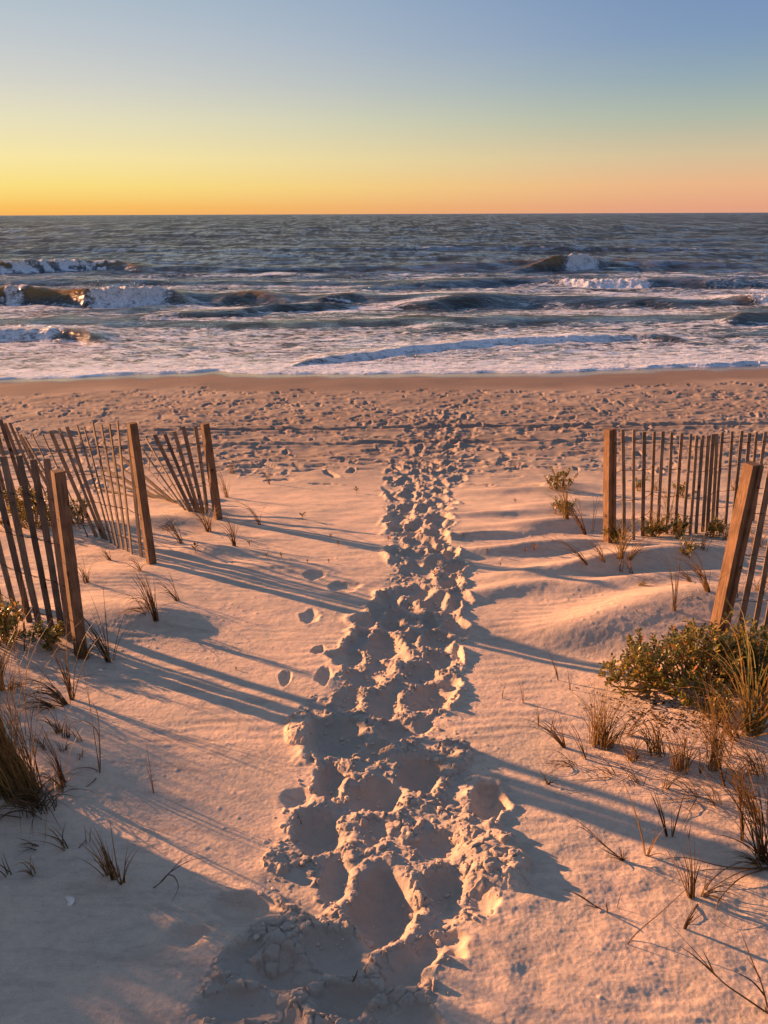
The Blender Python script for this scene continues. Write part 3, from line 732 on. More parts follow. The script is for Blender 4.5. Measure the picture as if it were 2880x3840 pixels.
def make_fence(name_label, posts, slats, runs, root_px, wires=(.12, .36, .60, .84), sl_w=.048, rot=.25, face_all=None):
    rp = ground(*root_px)
    root = empty('sand_fence', rp, name_label, 'fence')
    pobj = []
    for (tp, bp_, w, facing, batten) in posts:
        B = ground(*bp_); T = on_ray(tp[0], tp[1], B.y)
        mb = MB(); beam(mb, B, T, w, w, facing, 8, .004, .55, .07, .3); po = mb.build('post', M_POST, root)
        pobj.append((B, T))
        print('post', [round(v, 2) for v in B], round((T - B).length, 2))
        ax = (T - B).normalized(); fx = Vector((facing[0], facing[1], 0)); fx = (fx - ax * fx.dot(ax)).normalized(); fy = ax.cross(fx)
        if batten:
            sx, dx_ = batten
            mb = MB(); off = fy * (-(w / 2 + .0095) if fy.y > 0 else (w / 2 + .0095)) + fx * dx_
            beam(mb, B + off, T + off - ax * .004, sx, .018, facing, 8, .002, .35, .1, .3); mb.build('batten', M_POST, root)
            for f in (.42, .88):
                c_ = B + (T - B) * f + off; n_ = off.normalized() if False else (fy * (-1 if fy.y > 0 else 1))
                mb = MB(); mb.tube([c_ + n_ * .0085, c_ + n_ * .0105, c_ + n_ * .0155, c_ + n_ * .017], [.013, .013, .011, .006], 6, .5); mb.build('bolt', M_BOLT, root)
    tops = []; 
    for (tp, bp_, mode) in slats:
        B = ground(*bp_)
        if mode == 0: T = on_ray(tp[0], tp[1], B.y)
        elif mode == 1: T = on_ray_len(tp[0], tp[1], B, 1.12, True)
        else: T = on_ray(tp[0], tp[1], B.y + mode)
        tops.append((B, T))
    for i, (B, T) in enumerate(tops):
        nb = tops[i + 1][0] if i + 1 < len(tops) else tops[i - 1][0]
        fc = (nb - B); fc.z = 0
        if fc.length < .01: fc = Vector((1, 0, 0))
        fc.normalize(); a = rot * rnd.uniform(-1, 1); fc = Vector((fc.x * math.cos(a) - fc.y * math.sin(a), fc.x * math.sin(a) + fc.y * math.cos(a), 0))
        if face_all: fc = Vector((*face_all, 0)).normalized(); fc = (fc + Vector((0, rnd.uniform(-.3, .3), 0))).normalized()
        mb = MB(); beam(mb, B, T, sl_w * rnd.uniform(.88, 1.1), .011, fc, 9, .006, rnd.random(), .12, .12); mb.build('slat', M_SLAT, root)
    # twisted wire pairs, woven either side of the slats
    for ru in runs:
        seq = []
        for kk in ru:
            seq.append(tops[kk] if isinstance(kk, int) else pobj[int(kk[1:])])
        for f in wires:
            mb = MB()
            for sgn in (-1, 1):
                pts = []
                for i, (B, T) in enumerate(seq):
                    c_ = B + (T - B) * f * (1.0 if isinstance(ru[i], int) else .95)
                    nxt = seq[min(i + 1, len(seq) - 1)][0] - seq[max(i - 1, 0)][0]; nrm = Vector((-nxt.y, nxt.x, 0)).normalized()
                    th = .009 if isinstance(ru[i], int) else .048
                    pts.append(c_ + nrm * sgn * th)
                    if i + 1 < len(seq):
                        B2, T2 = seq[i + 1]; c2 = B2 + (T2 - B2) * f
                        for q in (.2, .35, .5, .65, .8):
                            pts.append(c_.lerp(c2, q) + Vector((0, 0, -.012 * math.sin(q * 3.14) + sgn * .004 * math.sin(q * 18))) + nrm * sgn * .004 * math.cos(q * 18))
                mb.tube(pts, [.0022] * len(pts), 3, .5)
            mb.build('wire', M_WIRE, root)
    return root, tops
S = lambda t, b: (Z1(t), Z1(b))
# near left
sl1 = [((175, 1720), (266, 2402), 0), ((124, 1723), (234, 2383), 0), ((72, 1708), (196, 2367), 0), ((12, 1711), (150, 2351), 0), ((-38, 1706), (111, 2332), 0), ((-92, 1700), (63, 2307), 0),
       ((-150, 1695), (5, 2270), 0), ((-215, 1690), (-55, 2240), 0), ((-285, 1685), (-120, 2210), 0), ((-360, 1680), (-190, 2180), 0)]
make_fence('weathered slat fence ending at the nearest left post, above the tall orange grass', [((217, 1765), (305, 2456), .070, (.66, -.75), None)], sl1,
           [['p0'] + list(range(len(sl1)))], (305, 2456), wires=(.10, .33, .56, .80), face_all=(1, .25), sl_w=.040)
# second left
r2 = [[(800, 190), (880, 975)], [(728, 130), (820, 955)], [(680, 145), (787, 940)], [(630, 150), (760, 930)], [(575, 135), (735, 920)], [(525, 165), (712, 905)], [(480, 155), (690, 890)], [(415, 165), (665, 870)],
      [(365, 175), (640, 860)], [(315, 190), (600, 850)], [(265, 210), (545, 850)], [(200, 215), (500, 800)], [(150, 225), (455, 770)], [(125, 215), (400, 740)], [(95, 170), (350, 730)], [(60, 140), (300, 700)], [(30, 145), (240, 690)], [(0, 120), (180, 680)], [(-40, 130), (120, 690)], [(-90, 130), (60, 690)], [(-140, 130), (0, 690)]]
r3 = [[(1215, 165), (1290, 700)], [(1140, 165), (1265, 705)], [(1085, 195), (1240, 700)], [(1025, 210), (1222, 697)], [(960, 215), (1190, 690)], [(905, 235), (1170, 690)], [(885, 305), (1150, 680)], [(890, 395), (1120, 660)], [(730, 335), (1085, 640)], [(695, 380), (1050, 630)], [(640, 425), (1000, 615)], [(620, 485), (960, 610)], [(560, 535), (900, 615)]]
sl2 = [(Z1(a), Z1(b), 0) for a, b in r2] + [(Z1(a), Z1(b), 0 if i < 5 else 1) for i, (a, b) in enumerate(r3)]
n2 = len(r2)
make_fence('sagging slat fence with fanned, half fallen slats between two left posts', [((494, 1586), (570, 2112), .068, (.66, -.75), None), ((768, 1588), (817, 1946), .070, (.66, -.75), None)], sl2,
           [['p0'] + list(range(n2)), ['p1'] + list(range(n2, n2 + 8))], (570, 2112), wires=(.12, .36, .60, .82), sl_w=.039, rot=.12)
# right far
r4 = [[(755, 183), (760, 870)], [(825, 183), (823, 870)], [(890, 198), (878, 848)], [(952, 195), (925, 800)], [(1007, 195), (972, 830)], [(1062, 200), (1026, 830)], [(1122, 205), (1083, 812)], [(1180, 210), (1130, 840)], [(1217, 220), (1172, 835)], [(1252, 220), (1212, 830)],
      [(1288, 220), (1250, 820)], [(1320, 212), (1282, 815)], [(1340, 210), (1308, 780)], [(1375, 200), (1338, 775)], [(1437, 195), (1395, 772)], [(1497, 193), (1440, 760)], [(1545, 205), (1490, 755)], [(1588, 200), (1530, 755)], [(1645, 198), (1562, 752)], [(1700, 200), (1625, 745)], [(1760, 205), (1690, 742)], [(1830, 205), (1760, 740)]]
RZ = lambda p: (1880 + p[0] / 1.659, 1500 + p[1] / 1.659)
sl4 = [(RZ(a), RZ(b), 0) for a, b in r4]
make_fence('upright slat fence running off to the right from the farther of the two right posts', [((2286, 1608), (2283, 2028), .074, (.86, .5), (.026, .020))], sl4, [['p0'] + list(range(len(sl4)))], (2283, 2028), wires=(.20, .38, .65, .90), face_all=(1, .15), sl_w=.033)
r5 = [[(1668, 480), (1478, 1440)], [(1745, 500), (1570, 1440)], [(1815, 515), (1645, 1425)], [(1890, 530), (1720, 1410)]]
sl5 = [(RZ(a), RZ(b), 0) for a, b in r5]
make_fence('leaning slat fence whose thick orange post rises behind the green shrub on the right', [((2822, 1738), (2690, 2372), .082, (.9, .42), (.034, .022))], sl5, [['p0'] + list(range(len(sl5)))], (2690, 2372), wires=(.22, .52, .78), sl_w=.040, face_all=(1, .1))

# ------------------------------------------------------------------ beach grass
def ground_h(px, py, h):
    d = ray(px, py); t = 1.0
    while t < 40:
        if CAMZ + d.z * t < gz(d.x * t, d.y * t) + h: break
        t += .02 + t * .003
    return Vector((d.x * t, d.y * t, CAMZ + d.z * t))
GP = 'tufts of beach grass rooted in the dune sand'
def depth_of(P_): return P_.y * math.cos(PITCH) + (CAMZ - P_.z) * math.sin(PITCH)
def blades(mb, B, H, n, lean, spread, curl, tint, rad, rs, w=.0026, lenv=.45):
    for i in range(n):
        az = rs.uniform(0, 6.283); r0 = rad * rs.random() ** .6
        p = B + Vector((math.cos(az) * r0, math.sin(az) * r0 * .8, -.03)); p.z = gz(p.x, p.y) - .015
        Lb = H * rs.uniform(1 - lenv, 1.12)
        tl = abs(rs.gauss(0, spread)); a2 = rs.uniform(0, 6.283)
        v = Vector((math.cos(a2) * math.sin(tl) + lean, math.sin(a2) * math.sin(tl) * .8, math.cos(tl))).normalized()
        cu = curl * rs.uniform(.2, 1.6); hz = Vector((v.x, v.y, 0)); 
        if hz.length < .05: hz = Vector((rs.uniform(-1, 1), rs.uniform(-1, 1), 0))
        hz.normalize(); pts = [p.copy()]; st = Lb / 7; dv_ = v.copy()
        wob = Vector((rs.uniform(-1, 1), rs.uniform(-1, 1), 0)) * .05
        for k in range(7):
            pts.append(pts[-1] + dv_ * st)
            dv_ = (dv_ + (hz * .6 - Vector((0, 0, 1))) * cu * .11 * (1 + k * .45) + wob * .5).normalized()
            g_ = gz(pts[-1].x, pts[-1].y) + .004
            if pts[-1].z < g_: pts[-1].z = g_; dv_.z = max(dv_.z, .02)
        mb.blade(pts, w * rs.uniform(.7, 1.3), min(1, max(0, tint + rs.gauss(0, .13))))
def clump(px, py, h, n, lean, spread, curl, tint, label, rad=.02, w=.0026, seed=None, loc=None, runners=()):
    B = loc if loc is not None else ground(px, py); rs = random.Random(seed if seed is not None else int(px * 7 + py))
    H = 1.18 * h * depth_of(B) / (F * (.93 - .36 * max(-.1, (py - 1920) / F)))
    n = int(n * 1.35 + .5) if n > 4 else n
    mb = MB(); blades(mb, B, H, n, lean, spread, curl, tint, rad, rs, w)
    for path in runners:
        P_ = [ground_h(a, b_, c_) for a, b_, c_ in path]
        pts = []
        for i in range(len(P_) - 1):
            p0 = P_[max(i - 1, 0)]; p1 = P_[i]; p2 = P_[i + 1]; p3 = P_[min(i + 2, len(P_) - 1)]
            for q in range(5):
                u = q / 5; pts.append(0.5 * ((2 * p1) + (p2 - p0) * u + (2 * p0 - 5 * p1 + 4 * p2 - p3) * u * u + (3 * p1 - p0 - 3 * p2 + p3) * u ** 3))
        pts.append(P_[-1]); mb.blade(pts, w * 1.15, max(0, tint - .1))
    o = mb.build('grass_tuft', M_GRASS); recentre(o, B); tag(o, label, 'grass tuft', GP); return o
A_ = clump
# -- left side, foreground upward
A_(95, 2985, 500, 170, -.22, .20, .5, .47, 'largest bushy tuft of tall orange grass, at the left edge', .09, .0022)
A_(20, 2950, 460, 130, -.25, .28, .7, .45, 'orange grass tuft cut by the left edge, just behind the largest orange tuft', .09, .0022)
A_(150, 3035, 190, 40, -.1, .6, 1.8, .2, 'low dark drooping blades around the foot of the largest orange tuft', .08)
A_(412, 2482, 215, 12, -.22, .2, .35, .28, 'stiff dark tuft leaning left just right of the nearest left post', .018, .0034)
A_(418, 2478, 200, 3, .25, .2, .3, .2, 'few dark blades leaning right beside the stiff tuft at the nearest left post')
A_(318, 2470, 170, 16, -.1, .6, 1.6, .4, 'pale curled grass hugging the foot of the nearest left post', .03)
A_(588, 2326, 165, 18, -.12, .12, .2, .3, 'upright brown tuft on the small sand rise right of the left fences', .02, .003)
A_(560, 2290, 120, 14, -.3, .6, 1.6, .33, 'sprawling thin blades arching over the sand behind the upright brown tuft', .05)
A_(668, 2254, 110, 9, -.45, .2, .8, .28, 'short left leaning tuft just right of the upright brown tuft', .02)
A_(325, 2185, 90, 12, -.05, .22, .4, .3, 'small tuft seen between the nearest post and the middle left post')
A_(412, 2100, 60, 10, -.25, .35, .8, .3, 'tiny tuft leaning left at the foot of the middle left fence')
A_(525, 2140, 70, 8, -.3, .35, .9, .3, 'tiny sparse tuft just in front of the middle left post')
A_(682, 2038, 120, 10, -.35, .18, .5, .28, 'sparse grass leaning left between the middle and farthest left posts')
A_(640, 1985, 60, 14, -.2, .7, 1.8, .3, 'low tangle of curled blades below the fanned slats', .05)
A_(782, 1992, 120, 22, .0, .28, .8, .42, 'golden tuft at the foot of the farthest left post', .03)
A_(880, 2047, 130, 14, -.05, .25, .6, .3, 'wide spreading dark tuft right of the farthest left post', .02, .0028)
A_(975, 1968, 120, 9, -.35, .25, 1.2, .35, 'arching thin tuft alone on the smooth sand right of the left fence')
A_(850, 1865, 120, 12, -.1, .22, .5, .48, 'tall seedy golden tuft beyond the farthest left post')
A_(870, 1775, 60, 10, .0, .3, .6, .5, 'short golden tuft at the dune edge beyond the farthest left post', .03)
A_(1010, 1815, 75, 7, -.1, .2, .5, .42, 'thin stalks standing alone at the dune edge left of the trampled path')
A_(268, 2623, 220, 12, -.03, .20, .4, .33, 'tall dark fan of blades in front of the nearest left post', .015, .003)
A_(251, 2643, 180, 18, -.55, .35, 1.4, .22, 'dark blades swept left from the foot of the tall dark fan', .02, .003)
A_(205, 2655, 120, 12, -.9, .3, 1.5, .2, 'flat dark tuft sweeping left along the sand below the nearest left fence', .02)
A_(222, 2748, 90, 12, -.1, .25, .5, .3, 'small grey tuft right of the big orange grass, farther one')
A_(248, 2767, 70, 8, .1, .25, .5, .28, 'small short tuft beside the small grey tuft, slightly nearer')
A_(305, 2779, 75, 3, -.3, .1, .2, .3, 'three thin left leaning blades below the tall dark fan')
A_(295, 2840, 65, 4, .1, .3, 1.0, .25, 'two crossed thin blades left of the tall single stalk')
A_(239, 2814, 60, 6, -.1, .35, .8, .28, 'tiny weedy tuft just above the big orange grass')
A_(175, 2806, 75, 8, -.4, .3, .6, .36, 'small reddish tuft directly behind the top of the big orange grass')
A_(376, 2897, 330, 2, -.03, .03, .1, .3, 'tall single stalk with thin arching side blades on the left sand', .006, .0026,
   runners=[[(376, 2897, .0), (373, 2790, .18), (368, 2690, .33), (350, 2640, .38), (330, 2625, .35)], [(376, 2897, 0), (340, 2880, .05), (290, 2882, .05), (240, 2905, .005)],
            [(376, 2897, 0), (370, 2760, .22), (330, 2710, .27), (280, 2705, .25), (240, 2740, .2), (215, 2760, .16)], [(376, 2897, 0), (350, 2930, .01), (310, 2955, .01), (250, 2958, .01)]])
A_(242, 2935, 200, 8, -.1, .16, .4, .3, 'upright thin tuft immediately right of the big orange grass', .012)
A_(241, 2962, 130, 9, -.3, .4, 1.2, .22, 'low dark stems in front of the upright thin tuft')
A_(5, 2589, 230, 16, .1, .25, .5, .25, 'dark fan of blades at the left edge above the big orange grass', .02, .003)
A_(36, 2585, 90, 14, .5, .5, 1.6, .25, 'drooping dark blades right of the dark fan at the left edge', .02)
A_(97, 2440, 330, 4, .12, .06, .1, .35, 'long thin stalks crossing in front of the nearest left fence')
A_(576, 2973, 135, 3, -.05, .05, .1, .3, 'lone short stalk standing by itself in the middle of the left sand', .003)
A_(430, 3292, 175, 14, -.10, .12, .12, .33, 'compact dark tuft in the lower left sand, its tallest blades', .018, .0028)
A_(402, 3282, 120, 7, -.25, .14, .2, .33, 'left hand sprig of the compact dark tuft in the lower left', .01)
A_(460, 3312, 150, 5, .12, .3, .3, .38, 'right hand sprig of the compact dark tuft with a long runner curving right', .01, .0026,
   runners=[[(470, 3330, .0), (550, 3338, .01), (600, 3312, .04), (640, 3268, .10), (700, 3210, .16), (780, 3190, .18)], [(600, 3312, .04), (640, 3270, .10), (720, 3225, .12), (800, 3215, .12)],
            [(630, 3280, .08), (655, 3290, .09), (668, 3330, .05), (645, 3380, .0)]])
A_(244, 3181, 110, 7, -.25, .2, .7, .3, 'dark sprig leaning left below the big orange grass')
A_(329, 3155, 80, 2, .1, .05, .1, .3, 'two short blades right of the dark leaning sprig')
A_(120, 3282, 85, 5, -.1, .22, .6, .33, 'small sprig in the bare sand under the big orange grass')
A_(39, 3279, 75, 4, -.3, .2, .4, .25, 'small dark sprig near the left edge in the bare sand')
A_(140, 3178, 60, 5, -.9, .5, 1.3, .2, 'thin dark stems lying out below the big orange grass')
# -- right side, far to near
A_(2125, 1945, 170, 26, -.12, .2, .5, .62, 'green leaning tuft on the farthest ridge left of the right fence', .03)
A_(2195, 2005, 165, 14, -.45, .15, .4, .3, 'dark reddish tuft leaning left just in front of the green leaning tuft', .02, .003)
A_(2222, 1996, 150, 4, .0, .08, .2, .25, 'few straight dark stalks left of the farther right post')
A_(2205, 2116, 150, 8, -.75, .12, .5, .33, 'long blades sweeping left over the sand ridges', .012, .0028, runners=[[(2205, 2116, 0), (2150, 2060, .1), (2080, 2025, .13), (1985, 1998, .1)]])
A_(2264, 2106, 130, 8, -.35, .2, .7, .5, 'yellowish tuft leaning left in front of the farther right post')
A_(2326, 2092, 170, 24, .0, .28, .8, .55, 'golden tuft directly below the farther right post', .03)
A_(2356, 2098, 120, 12, .4, .3, .9, .5, 'golden blades arching right beside the golden tuft under the farther right post', .02)
A_(2328, 2143, 100, 5, -.05, .15, .3, .35, 'thin upright sprig in front of the golden tuft')
A_(2374, 2149, 90, 5, -.5, .2, .5, .4, 'small sprig leaning left on the smooth drift below the right fence')
A_(2302, 2030, 90, 16, .1, .35, .9, .5, 'dense short tuft hiding the base of the farther right post', .03)
A_(2446, 2012, 150, 20, -.05, .3, .8, .55, 'broad tuft among the first slats of the upright right fence', .04)
A_(2507, 1946, 150, 16, -.1, .2, .5, .7, 'green tuft behind the upright right fence', .03)
A_(2540, 2020, 90, 14, .1, .4, 1.1, .5, 'low curled tuft at the foot of the upright right fence', .03)
A_(2459, 1840, 75, 10, .0, .25, .5, .6, 'small green tuft far behind the first slats of the right fence', .02)
A_(2754, 1840, 90, 12, .0, .3, .6, .6, 'small green tuft far behind the right fence near the leaning post', .03)
A_(2724, 2024, 130, 16, -.1, .35, .9, .5, 'brown tuft at the slat feet left of the leaning orange post', .04)
A_(2640, 2060, 90, 12, .1, .35, .9, .5, 'short brown tuft midway along the upright right fence', .03)
A_(2844, 2050, 130, 18, -.1, .4, 1.0, .5, 'tangled tuft at the right edge behind the leaning orange post', .05)
A_(2844, 2215, 140, 18, .0, .4, 1.0, .48, 'tangled tuft at the right edge between the leaning slats', .05)
A_(2657, 2218, 180, 18, -.35, .3, .8, .42, 'reddish tuft leaning left close to the leaning orange post', .02, .0028)
A_(2590, 2180, 100, 8, -.5, .4, 1.0, .4, 'thin curled blades on the drift left of the reddish tuft')
A_(2528, 2290, 230, 6, -.05, .08, .2, .22, 'tall dark red stalks rising alone above the shrub', .012, .003, runners=[[(2528, 2290, 0), (2560, 2250, .08), (2610, 2238, .1), (2660, 2275, .03)]])
A_(2757, 2238, 170, 12, -.1, .2, .5, .4, 'tuft of brown blades just right of the leaning orange post', .02)
A_(2400, 2195, 60, 8, .3, .5, 1.4, .52, 'small spidery tuft of pale blades on the smooth drift')
A_(2094, 2551, 115, 4, -.22, .08, .1, .3, 'thin forked sprig standing left of the shrub', .004)
A_(1964, 2634, 115, 3, -.1, .05, .1, .3, 'pair of thin blades nearest the path, left of the shrub', .004)
A_(2139, 2586, 100, 3, -.12, .06, .1, .32, 'thin sprig close to the left tip of the shrub', .004)
A_(1884, 2616, 65, 2, 0, .05, .1, .28, 'single tiny blade at the right border of the path', .003)
A_(2022, 2730, 110, 3, -.08, .08, .1, .28, 'thin dark pair of blades in the shade left of the dense tuft', .004)
A_(2121, 2803, 150, 9, -.35, .2, .4, .3, 'leaning sprig of long thin blades left of the dense tuft', .01)
A_(2072, 2750, 95, 4, .02, .15, .3, .3, 'sparse sprig in the shade behind the leaning sprig')
A_(2199, 2846, 130, 5, -.3, .15, .3, .3, 'few dark blades leaning left below the dense tuft', .01)
A_(2243, 2790, 200, 54, .0, .2, .45, .5, 'dense upright golden tuft below the left tip of the shrub', .055, .0022)
A_(2275, 2800, 110, 24, .2, .3, .7, .45, 'short thick blades right of the dense upright golden tuft', .035)
A_(2312, 2790, 230, 4, .12, .2, 1.6, .5, 'long pale blades arching over the short thick blades', .02, .0026)
A_(2380, 2853, 130, 22, -.05, .45, .9, .38, 'wispy low tuft between the dense golden tuft and the twin tufts', .04, .002)
A_(2465, 2828, 150, 34, -.15, .25, .5, .5, 'left one of the twin golden tufts below the shrub', .05, .0022)
A_(2549, 2889, 175, 34, -.05, .22, .5, .48, 'right one of the twin golden tufts below the shrub', .045, .0022)
A_(2676, 2883, 300, 40, -.08, .12, .3, .42, 'tall thin reddish tuft in front of the shrub', .04, .0018)
A_(2627, 2900, 90, 3, 0, .2, .4, .2, 'broken dark stalk folded over with its long end lying on the sand', .006, .0026,
   runners=[[(2627, 2900, 0), (2625, 2860, .06), (2623, 2815, .13), (2600, 2808, .135), (2440, 2870, .09), (2290, 2945, .04), (2090, 2983, .005)]])
A_(2718, 2948, 260, 6, -.25, .12, .25, .25, 'dark leaning stalks right of the broken stalk', .012)
A_(2056, 2941, 60, 5, .0, .35, 1.4, .26, 'small looped sprig by the cracked mound', .008)
A_(2814, 2745, 380, 44, .02, .30, .8, .68, 'big tuft of broad green blades at the right edge under the shrub', .05, .0042, runners=[[(2800, 2745, 0), (2790, 2600, .2), (2770, 2420, .42), (2730, 2330, .52), (2700, 2345, .48)]])
A_(2760, 2770, 200, 26, -.4, .5, .9, .42, 'reddish sprawling blades at the left foot of the big green tuft', .05)
A_(2850, 2900, 200, 24, -.3, .3, .6, .4, 'thin tangle of reddish blades at the right edge below the big green tuft', .06, .002)
A_(2780, 3010, 150, 9, -.3, .35, .6, .33, 'scattered leaning blades in front of the thin reddish tangle', .03)
A_(2336, 3226, 60, 5, -.1, .35, .3, .25, 'dark twig like tuft leaning far left in the orange sand', .008, .003,
   runners=[[(2338, 3226, 0), (2280, 3180, .05), (2200, 3105, .10), (2105, 3035, .14)], [(2338, 3226, 0), (2260, 3165, .06), (2190, 3108, .10), (2135, 3092, .11)], [(2320, 3215, .01), (2275, 3192, .03), (2240, 3172, .04)]])
A_(2423, 3208, 290, 2, -.25, .03, .1, .6, 'tall bowed green blade with two short side blades', .004, .003)
A_(2425, 3208, 120, 4, .1, .3, .3, .36, 'short side blades at the foot of the tall bowed blade', .006)
A_(2505, 3135, 185, 5, -.3, .05, .1, .26, 'straight dark blades leaning left in the shadow bands', .006, .003)
A_(2522, 3137, 150, 4, .0, .13, .1, .26, 'forked upright blades next to the straight leaning blades', .004)
A_(2582, 3145, 92, 1, -.02, .01, 0, .3, 'lone tiny blade right of the forked upright blades', .001)
A_(2594, 3365, 220, 10, -.12, .16, .15, .24, 'dark upright tuft on the small sand hump in the lower right', .015, .003)
A_(2632, 3360, 110, 7, .5, .5, 1.1, .22, 'dark blades spreading right from the sand hump in the lower right', .012, .0028,
   runners=[[(2632, 3360, 0), (2680, 3290, .06), (2760, 3240, .09), (2880, 3215, .1)], [(2632, 3360, 0), (2600, 3420, .02), (2565, 3478, .0)]])
A_(2564, 3480, 110, 5, .25, .12, .1, .24, 'few dark stems below the sand hump in the lower right', .008)
A_(2353, 3540, 40, 2, .3, .2, .3, .26, 'long thin red blade arching right from the open orange sand', .003, .0022,
   runners=[[(2353, 3540, 0), (2395, 3492, .05), (2480, 3420, .13), (2580, 3330, .22), (2680, 3270, .26)]])
A_(2314, 3405, 78, 1, .05, .01, 0, .3, 'single short twig standing in the open orange sand', .001, .002)
A_(2278, 3420, 30, 3, -.2, .2, .2, .24, 'slender twig leaning far left across the open orange sand', .004, .0028,
   runners=[[(2278, 3420, 0), (2230, 3395, .03), (2170, 3355, .07), (2103, 3333, .09)], [(2250, 3405, .015), (2190, 3392, .03)], [(2225, 3392, .03), (2160, 3352, .06), (2120, 3338, .075)]])
A_(2868, 3234, 360, 26, -.25, .25, .3, .28, 'large dark spiky tuft cut by the right edge', .03, .0032)
A_(2872, 3256, 120, 8, -.8, .4, .8, .3, 'flat dark blades fanning left along the sand from the right edge', .02, .003,
   runners=[[(2890, 3252, .02), (2760, 3258, .06), (2640, 3262, .05), (2560, 3290, .01)], [(2890, 3256, .02), (2720, 3250, .09), (2560, 3215, .12), (2430, 3235, .05)], [(2890, 3258, .0), (2800, 3262, .07), (2700, 3310, .08), (2620, 3370, .0)],
            [(2870, 3260, 0), (2780, 3290, .08), (2700, 3370, .06), (2690, 3440, .03), (2755, 3490, 0)]])
A_(2790, 3152, 260, 7, -.18, .10, .15, .3, 'long dark blades rising behind the flat blades near the right edge', .012, .003)
A_(2860, 3090, 330, 12, -.45, .2, .3, .4, 'long thin blades crossing the shadow bands at the right edge', .03, .0026)
A_(2884, 3800, 60, 2, -.3, .2, .2, .22, 'thick dark runner stem with forked twigs in the lower right corner', .006, .0036,
   runners=[[(2890, 3806, 0), (2800, 3745, .03), (2720, 3690, .05), (2670, 3640, .08), (2600, 3560, .13), (2518, 3474, .2)], [(2690, 3662, .07), (2610, 3590, .1), (2545, 3545, .12)], [(2675, 3645, .08), (2655, 3600, .12), (2636, 3565, .15)],
            [(2884, 3800, 0), (2860, 3700, .1), (2820, 3600, .2), (2775, 3485, .3)], [(2868, 3735, .06), (2820, 3680, .1), (2750, 3640, .13)], [(2850, 3670, .12), (2835, 3640, .16), (2800, 3590, .18)]])

# long dry stems sprawling over the sand below the shrub
for i, (px, py, h_, ln_, lb) in enumerate([(2150, 2870, 110, -.8, 'long dry stems trailing left, farthest left of the sprawling ones'), (2300, 2905, 120, -.7, 'dry stems sprawling in front of the short thick blades'), (2400, 2935, 150, -.6, 'dry stems sprawling in front of the wispy low tuft'),
      (2480, 2960, 140, .5, 'dry stems sprawling right below the left twin tuft'), (2610, 2985, 170, -.7, 'dry stems fanned left beside the broken stalk'), (2690, 3020, 200, -.6, 'dry stems crossing the shadow edge near the leaning stalks'),
      (2760, 2920, 200, .4, 'dry stems fanned right in front of the reddish tangle'), (2830, 3000, 240, -.8, 'longest dry stems swept left near the right edge'), (2740, 2840, 180, -.5, 'dry stems in the bright sand left of the big green tuft'), (2350, 2760, 150, .3, 'dry stems among the litter at the shade edge of the shrub')]):
    A_(px, py, h_, 8, ln_, .5, 1.1, .32, lb, .03, .0019)
# grass on the dune shoulder outside the left edge, whose shade reaches into the foreground
rs0 = random.Random(21)
for i in range(22):
    x = rs0.uniform(-6.1, -4.2); y = rs0.uniform(2.6, 5.6)
    P_ = Vector((x, y, gz(x, y)))
    mb = MB(); blades(mb, P_, rs0.uniform(.35, .65), 55, .1, .35, .6, .45, .12, rs0, .004)
    o = mb.build('grass_tuft', M_GRASS); recentre(o, P_)
    tag(o, 'grass tuft on the dune shoulder beyond the left edge of the view', 'grass tuft', 'grass on the dune shoulder beyond the left edge')

